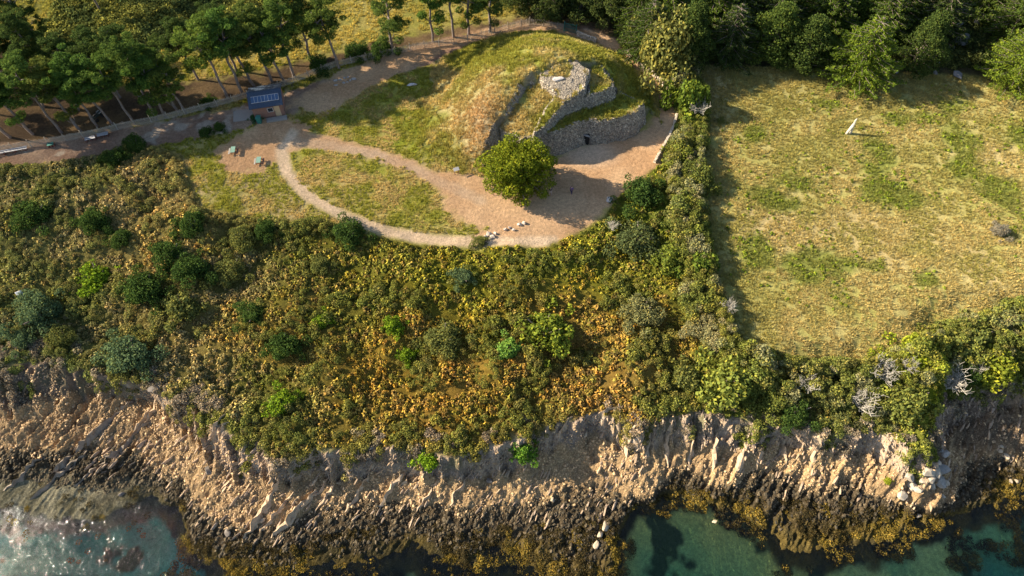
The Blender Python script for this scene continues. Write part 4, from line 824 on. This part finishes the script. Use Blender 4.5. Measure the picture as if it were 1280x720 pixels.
# standing stone in the field: a leaning forked menhir
X, Y, _ = at(1061, 167)
ms = MB(); ms.tube([(-.45, 0, -.1), (-.3, 0, .6), (-.05, 0, 1.5), (.0, .02, 2.1), (-.06, .02, 2.6), (-.02, .02, 2.95)], [.17, .17, .24, .16, .13, .05], 7); ms.tube([(.30, .05, -.1), (.22, .05, .6), (.04, .02, 1.5)], [.17, .16, .12], 6)
men = mobj('standing_stone', ms.mesh('standing_stone', mat_rough('lichen_stone', (.52, .48, .40), 3, (.7, 1.2)))); men.location = (X, Y, 0); men.rotation_euler.z = .2; tag(men, 'tall whitish forked standing stone alone in the dry field', 'standing stone')
for i, (px, py, dx, dy, dz, lb) in enumerate(((1204,14,3.2,1.8,1.2,'topmost broad grey rock in the gap of the wood'),(1190,34,2.2,1.4,.9,'narrow grey rock below the topmost one in the wood gap'),(1222,27,1.6,1.0,.8,'smaller pale rock beside the topmost grey rock'),(1200,52,2.4,1.6,.9,'lower grey rock in the gap of the wood'),(1188,60,1.2,.9,.6,'lowest left rock in the gap of the wood'),(1198,94,1.3,.7,.45,'flat pale rock at the upper edge of the field'),(1170,91,.6,.4,.3,'small pale rock left of the flat one at the field edge'),(1115,86,1.4,.6,.3,'shaded low rock right of the feathery conifer'),(1172,80,.5,.4,.4,'little upright rock in the wood shadow'))):
    X, Y, _ = at(px, py, .5); stone_obj('outcrop_rock', X, Y, .4+dz*.3, (dx, dy, dz), (.17, .165, .16), lb, 'rock', 'grey rocks in the gap of the wood', rz=.3*i, seed=120+i)
HB = [(1143,601,.9,.7),(1150,608,.55,.5),(1162,596,.8,.6),(1172,590,.9,.75),(1168,606,.85,.6),(1153,595,.5,.45),(1160,586,.4,.35),(1133,612,.75,.6),(1124,606,.7,.5),(1149,589,.4,.3),(1158,612,.5,.4),(1138,619,.5,.4),(1122,621,.75,.55),(1175,607,.4,.35),(1176,622,.35,.25),(1128,598,.5,.4),(1143,586,.35,.3),(1140,609,.4,.3),(1170,575,.5,.4),(1165,571,.35,.35),(1164,582,.35,.3)]
HL = ['largest white block at the foot of the headland','white block tucked under the largest one','pale block in the middle of the headland pile','big rounded grey block at the seaward tip of the pile','grey triangular block below the rounded tip block','small bright block above the middle of the pile','small white stone high on the pile','tan block at the lower left of the pile','left outermost tan block of the pile','little stone above the largest white block','small block wedged in the dark gap of the pile','low tan stone near the seaweed','flat tan stone lowest left by the dark water','small grey stone right of the triangular block','lone pale stone off the tip of the pile','tan stone left of the largest block','tiny white stone above the left of the pile','small stone left of the wedged block','grey stone on the shaded side of the headland','small grey stone highest on the shaded side','pale chip between the high stones']
for i, (px, py, a_1, b_1) in enumerate(HB):
    zz = -8.2 if py > 600 else -6.9; X, Y, _ = at(px, py, zz)
    stone_obj('boulder', X, Y, max(gz(X, Y)+b_1*.55, zz-.2), (a_1*1.25, b_1*1.25, b_1*1.0), (.40,.34,.26) if i not in (3, 4, 18, 19) else (.27,.25,.22), HL[i], 'boulder', 'boulders piled at the headland tip', rz=i*1.1, seed=140+i, tilt=(.2*math.sin(i), .3*math.cos(i*2)))
for i, (px, py, dx, dy, lb) in enumerate(((757,657,.55,.85,'upper pale pointed rock standing in the dark seaweed'),(750,668,.4,.6,'middle pale rock standing in the dark seaweed'),(746,679,.45,.6,'lower pale rock standing in the dark seaweed'),(729,553,.25,.75,'slim pale rock upright on the tan beach'),(284,666,.55,.5,'grey boulder on the dark weedy point at the left'),(268,595,.8,.5,'dark block on the rubble below the left cliff'),(218,512,.8,.7,'dark boulder under the left cliff corner'),(150,617,.5,.3,'dark rock at the edge of the left shallows'),(1255,571,.55,.42,'tan boulder on the shore right of the cove'),(1246,566,.4,.3,'small pale rock left of the tan cove boulder'),(1246,561,.35,.3,'tiny pale rock above the tan cove boulder'),(1264,602,.45,.25,'left pale rock on the seaweed flat at the right edge'),(1273,601,.5,.25,'right pale rock on the seaweed flat at the right edge'),(1152,643,.5,.3,'pale rock in the shallows off the headland'),(330,652,.5,.4,'rounded rock at the lower end of the left ribs'),(612,606,.6,.45,'grey boulder on the middle beach'),(895,650,.35,.25,'small submerged rock in the green shallows'),(690,626,.4,.3,'pale rock on the dark weed of the middle beach'))):
    X, Y, _ = at(px, py, -8.7); stone_obj('shore_rock', X, Y, max(gz(X, Y), -9.4)+.3*dy, (dx, dy, .55*max(dx, dy)), (.38,.31,.22) if 'dark' not in lb.split()[:1] and 'grey' not in lb else (.16,.14,.12), lb, 'rock', 'single rocks on the shore', rz=-.35 if i < 4 else i, seed=170+i, tilt=(0, .4))
# rock ribs: long tilted beds running down the beach
RB = [(300,676,352,600,.9),(322,668,368,612,.6),(338,672,392,608,1.0),(360,652,408,600,.6),(392,642,432,592,.7),(60,592,165,500,.9),(90,606,190,520,.6),(160,545,190,508,.7),(178,532,200,502,.8),(268,566,300,528,.8),(284,560,312,530,.7),(295,592,330,560,.6),(240,548,262,515,.7),(430,640,470,584,.6),(470,636,506,590,.6),(500,612,530,575,.6),(0,610,50,560,.7),(30,622,110,552,.6),(520,640,548,598,.5),(560,632,590,590,.5),(782,575,792,535,.7),(806,575,814,530,.9),(834,582,838,532,.7),(862,585,868,535,.9),(892,588,898,538,.7),(924,590,935,535,1.0),(948,585,952,530,.7),(982,582,985,535,.7),(1015,580,1017,538,.7),(690,560,712,525,.6),(742,535,766,515,.8),(768,522,780,560,.8)]
for i, (x0, y0, x1, y1, wd) in enumerate(RB):
    p0 = np.array(at(x0, y0, -8.3 if y0 > 590 else -7.2)); p1 = np.array(at(x1, y1, -6.6 if i < 20 else -4.4)); L = np.linalg.norm(p1[:2]-p0[:2]); n = max(6, int(L/.45)); V = []
    sd = np.array([-(p1-p0)[1], (p1-p0)[0]])/L; base = np.stack([p0+(p1-p0)*u for u in np.linspace(0, 1, n)]); gzv = terr(base[:, 0], base[:, 1])[0]
    for j in range(n):
        e = math.sin(math.pi*(j+.3)/(n-.4))**.4; hh = (.35+.75*wd*RNG.uniform(.45, 1.0))*e; w2 = wd*.5*RNG.uniform(.7, 1.1)*e+.05; g = gzv[j]-.3; wob = RNG.normal(0, .12)
        for (u, h_) in ((-1.1, 0), (-.5, hh*.6), (-.1, hh*.9+.2), (.3, hh*.7+.1), (1.0, 0)): V.append([base[j][0]+sd[0]*(u*w2+wob)+RNG.normal(0, .07), base[j][1]+sd[1]*(u*w2+wob)+RNG.normal(0, .07), g+h_*RNG.uniform(.7, 1.15)])
    fq = [[j*5+k, j*5+k+1, (j+1)*5+k+1, (j+1)*5+k] for j in range(n-1) for k in range(4)]
    me = mesh_np('rock_rib', V, fq, [M_ROCK]); V0 = np.array(V); o = mobj('rock_rib', me); o.color = (*((.40,.30,.20) if i not in (5, 6, 16, 17) else (.22,.18,.14)), 1)
    tag(o, '%s %s' % (ORD[sorted(q[0] for q in (RB[:20] if i < 20 else RB[20:])).index(x0)], ['long tilted rock rib from the left across the beach', 'upright tan rib from the left standing out of the cliff face'][i >= 20]), 'rock', 'rock ribs on the shore')
# ------------------------------------------------------------------ hut
SLATE = mat_plain('blue_slate', (.03, .052, .09), .6); WOODW = mat_plain('brown_boards', (.22, .12, .09), .8); WHITE = mat_plain('pale_trim', (.42, .41, .40)); PANEL = mat_plain('solar_cell', (.04, .09, .18), .35); CONC = mat_plain('pale_concrete', (.27, .25, .22), .9); TAN = mat_plain('tan_door', (.45, .33, .2)); GLASSD = mat_plain('dark_glass', (.02, .03, .04), .2)
h0 = at(319, 150); h1 = at(358, 144); hx = (h0[0]+h1[0])/2; hy = (h0[1]+h1[1])/2; ha = math.atan2(h1[1]-h0[1], h1[0]-h0[0]); hw = math.hypot(h1[0]-h0[0], h1[1]-h0[1])
hut = empty('wooden_hut', (hx, hy, gz(hx, hy)), 'small wooden visitor hut with blue slate roof and a strip of solar panels', 'hut', None, ha)
D = 4.0; Wd = hw-.2; eh = 2.3; rh = 3.3; nb = 16
bw = MB(); bw.box((0, D-.06, eh/2), (Wd-.1, .1, eh)).box((-Wd/2+.05, D/2, eh/2), (.1, D-.1, eh)).box((Wd/2-.05, D/2, eh/2), (.1, D-.1, eh)).box((0, .08, eh/2), (Wd-.2, .06, eh)); part('wall', bw.mesh('wall', WOODW), hut)
bm_ = MB().box((0, 0, eh/2), (Wd/nb-.02, .05, eh)).mesh('board', WOODW)
for i in range(nb):
    xx = -Wd/2+Wd*(i+.5)/nb
    if .85 < xx < 1.75: continue
    q = part('board', bm_, hut); q.location = (xx, .0, 0)
dr = part('door', MB().box((1.3, -.0, 1.02), (.8, .06, 2.0)).mesh('door', TAN), hut); KIDS.setdefault(dr.name, []); hd = mobj('handle', MB().box((1.02, -.05, 1.0), (.05, .05, .14)).mesh('handle', GLASSD), dr)
wn = part('window', MB().box((.35, -.04, 1.5), (.7, .05, .7)).mesh('window', GLASSD), hut); mobj('frame', MB().box((.35, -.06, 1.86), (.8, .05, .07)).box((.35, -.06, 1.14), (.8, .05, .07)).box((-.04, -.06, 1.5), (.07, .05, .65)).box((.74, -.06, 1.5), (.07, .05, .65)).mesh('frame', WHITE), wn)
rl = math.hypot(D/2+.4, rh-eh); ra = math.atan2(rh-eh, D/2+.4)
for s_ in (1, -1):
    cy_ = D/2-s_*(D/4+.2); zc = (rh+eh)/2+.08
    rf = part('roof', MB().box((0, cy_, zc), (Wd+.5, rl, .1), 0, s_*ra).mesh('roof', SLATE), hut)
    sm = MB().box((0, 0, 0), ((Wd+.5)/12-.03, .36, .03)).mesh('slate', SLATE)
    for r_ in range(7):
        for c_ in range(12):
            q = mobj('slate', sm, rf); u = (r_+.5)/7-.5; q.location = (-(Wd+.5)/2+(Wd+.5)*(c_+.5)/12, cy_-s_*u*rl*math.cos(ra)*-1 if False else cy_+u*rl*math.cos(ra), zc+s_*u*rl*math.sin(ra)+.075+.012*((r_+c_) % 2)); q.rotation_euler = (s_*ra+.04*s_, 0, 0)
part('gable', MB().box((-Wd/2+.07, D/2, eh+.25), (.08, D*.62, .5)).box((Wd/2-.07, D/2, eh+.25), (.08, D*.62, .5)).mesh('gable', WOODW), hut)
part('ridge', MB().box((0, D/2, rh+.17), (Wd+.54, .18, .08)).mesh('ridge', SLATE), hut)
pn = MB().box((0, 0, 0), (.46, .95, .05)).mesh('solar_panel', PANEL)
pf = MB().box((0, .49, .012), (.5, .05, .06)).box((0, -.49, .012), (.5, .05, .06)).box((.24, 0, .012), (.045, .93, .06)).mesh('frame', WHITE)
pcy = D/2-(D/4+.2); pz = (rh+eh)/2+.22
for i in range(8):
    q = part('solar_panel', pn, hut); q.location = (-1.75+i*.5, pcy, pz); q.rotation_euler = (ra, 0, 0); mobj('frame', pf, q)
for i in range(3): part('plank', MB().box((.9, -.35-.3*i, .14), (3.0, .26, .2)).mesh('plank', CONC), hut)
ap = mobj('paved_apron', MB().box((0, 0, .0), (3.4, 2.4, .1)).mesh('paved_apron', CONC)); pa = at(306, 145); ap.location = (pa[0], pa[1]+.2, gz(pa[0], pa[1])+.04); ap.rotation_euler.z = ha; tag(ap, kind='structure')
bnx, bny, _ = at(325, 153); bn = empty('wheeled_bin', (bnx, bny, 0), 'dark green bin standing before the little green bush at the hut', 'bin')
part('body', MB().box((0, 0, .5), (.55, .6, 1.0), taper=1.15).mesh('body', GREEN), bn); part('lid', MB().box((0, 0, 1.05), (.7, .75, .09)).mesh('lid', GREEN), bn)
# picnic tables, benches, lecterns
PG = mat_plain('pale_green_top', (.14, .25, .20)); BRN = mat_plain('brown_wood', (.16, .07, .05)); MB_ = MB
def picnic(px, py, lb):
    X, Y, _ = at(px, py); o = empty('picnic_table', (X, Y, gz(X, Y)), lb, 'table', 'picnic tables in front of the hut', .1); o.scale = (.78, .78, .9)
    for i in range(4): part('table_plank', MB().box((-.3+.2*i-.0, 0, .76), (.18, 1.5, .05)).mesh('table_plank', PG), o)
    for s_, mt in ((-.75, CONC), (.75, BRN)): part('seat', MB().box((s_, 0, .45), (.28, 1.5, .05)).mesh('seat', mt), o)
    for s_ in (-.5, .5): part('leg_frame', MB().box((0, s_, .40), (1.6, .08, .06)).box((-.4, s_+.06, .37), (.08, .06, .72), 0, 0, .3).box((.4, s_+.06, .37), (.08, .06, .72), 0, 0, -.3).mesh('leg_frame', BRN), o)
picnic(293, 191, 'picnic table nearer the hut on the bare ground'); picnic(325, 204, 'picnic table farther from the hut, beside the path')
BW = mat_plain('silvered_wood', (.33, .33, .34), .8)
def bench(p0, p1, lb, m=BW):
    a = np.array(at(*p0)); b = np.array(at(*p1)); c = (a+b)/2; L = float(np.linalg.norm(b-a)); o = empty('bench', (c[0], c[1], gz(c[0], c[1])), lb, 'bench', 'long benches beside the track', math.atan2(b[1]-a[1], b[0]-a[0]))
    for s_ in (-.17, .17): part('seat_plank', MB().box((0, s_, .47), (L, .26, .08)).mesh('seat_plank', m), o)
    for s_ in (-.4, 0, .4): part('leg', MB().box((L*s_, 0, .2), (.2, .5, .46)).mesh('leg', BRN), o)
bench((3,193), (36,187), 'long silvered bench by the fence at the left picture edge'); bench((108,177), (121,174), 'left one of two end to end benches below the fence'); bench((123,172), (137,169), 'right one of two end to end benches below the fence')
bench((61,184), (69,182), 'short green bench beside the fence between the long benches', GREEN)
for px, py, lb in ((571,218,'white information lectern on the bare ground below the mound'),(619,243,'white information lectern at the left edge of the round tree')):
    X, Y, _ = at(px, py); o = empty('information_lectern', (X, Y, gz(X, Y)), lb, 'sign', 'information lecterns', .4)
    part('panel', MB().box((0, 0, 1.05), (.8, .5, .05), 0, .5).mesh('panel', WHITE), o)
    for s_ in (-.28, .28): part('post', MB().box((s_, .05, .5), (.08, .08, 1.05)).mesh('post', BRN), o)
# small dark quad parked among the pine trunks
X, Y, _ = at(123, 148); qd = empty('quad_bike', (X, Y, gz(X, Y)), 'small dark vehicle with white trim parked among the pine trunks', 'quad bike', None, 1.1); BLK = mat_plain('black_rubber', (.02, .02, .02)); DKG = mat_plain('dark_bodywork', (.03, .045, .04), .4)
part('body', MB().box((0, 0, .6), (1.5, .45, .35), taper=.8).box((.6, 0, .72), (.5, .75, .1)).box((-.6, 0, .72), (.55, .8, .1)).mesh('body', DKG), qd)
part('seat', MB().box((-.15, 0, .86), (.75, .3, .16), taper=.8).mesh('seat', BLK), qd); part('handlebar', MB().tube([(.35, -.38, 1.08), (.42, 0, 1.0), (.35, .38, 1.08)], [.025]*3, 5).mesh('handlebar', BLK), qd)
wm = MB().tube([(0, -.13, 0), (0, .13, 0)], [.3, .3], 14).mesh('wheel', BLK)
for sx in (-.6, .6):
    for sy in (-.45, .45): q = part('wheel', wm, qd); q.location = (sx, sy, .3)
for s_ in (-.3, .3): part('trim', MB().box((.6, s_, .8), (.5, .12, .05)).mesh('trim', WHITE), qd)
# ------------------------------------------------------------------ people
SKIN = mat_plain('skin', (.50, .30, .22)); HAIR = mat_plain('hair', (.05, .035, .025))
def skin_body(name, verts, edges, rad, mat, parent, root=0):
    me = bpy.data.meshes.new(name); me.from_pydata(verts, edges, []); o = mobj(name, me, parent); me.materials.append(mat)
    KIDS.setdefault(parent.name, []).append(o)
    md = o.modifiers.new('skin', 'SKIN'); md.use_smooth_shade = True
    for i, v in enumerate(me.skin_vertices[0].data): v.radius = (rad[i], rad[i]*.85); v.use_root = i == root
    o.modifiers.new('sub', 'SUBSURF').levels = 1; o.modifiers['sub'].render_levels = 1; return o
def person(px, py, rz, top, trs, lb, hair=HAIR):
    X, Y, _ = at(px, py); o = empty('person', (X, Y, gz(X, Y)), lb, 'person', None, rz)
    V = [(0,0,.95),(0,0,1.15),(0,.0,1.38),(0,0,1.5),(0,.02,1.6),(0,.02,1.72)]; E = [(0,1),(1,2),(2,3),(3,4),(4,5)]; r_ = [.15,.14,.15,.055,.10,.075]
    for s_, st, sw in ((-1,.16,-.1),(1,-.14,.14)):
        b = len(V); V += [(s_*.1,0,.88),(s_*.1,st*.5,.48),(s_*.1,st-.04,.09),(s_*.1,st+.12,.04)]; r_ += [.09,.06,.045,.035]; E += [(0,b),(b,b+1),(b+1,b+2),(b+2,b+3)]
        b = len(V); V += [(s_*.19,0,1.4),(s_*.24,sw*.3,1.12),(s_*.23,sw+.05,.88),(s_*.22,sw+.08,.79)]; r_ += [.055,.042,.032,.028]; E += [(2,b),(b,b+1),(b+1,b+2),(b+2,b+3)]
        for f_ in range(5): V.append((s_*(.20+.012*f_), sw+.06+.018*f_, .70+(.015*f_ if f_ < 4 else .06))); r_.append(.009); E.append((b+3, len(V)-1))
    skin_body('body', V, E, r_, SKIN, o)
    V = [(0,0,.93),(0,0,1.15),(0,0,1.38),(0,0,1.45),(-.19,0,1.41),(-.24,-.03,1.15),(.19,0,1.41),(.24,.04,1.15)]; skin_body('shirt', V, [(0,1),(1,2),(2,3),(2,4),(4,5),(2,6),(6,7)], [.17,.165,.17,.09,.075,.06,.075,.06], top, o)
    V = [(0,0,.95),(-.1,0,.88),(-.1,.08,.48),(-.1,.12,.2),(.1,0,.88),(.1,-.07,.48),(.1,-.17,.2)]; skin_body('trousers', V, [(0,1),(1,2),(2,3),(0,4),(4,5),(5,6)], [.17,.11,.08,.065,.11,.08,.065], trs, o)
    hm = rockmesh('hair', (.115, .125, .10), hair, 5, 3); h_ = part('hair', hm, o); h_.location = (0, -.015, 1.71)
person(688, 244, .5, mat_plain('black_shirt', (.02,.02,.025)), mat_plain('beige_shorts', (.40,.30,.25)), 'person in black top standing at the right edge of the round tree')
person(714, 243, -.6, mat_plain('purple_shirt', (.10,.05,.16)), mat_plain('dark_trousers', (.04,.03,.08)), 'person in purple clothes walking in the tree shade on the forecourt')
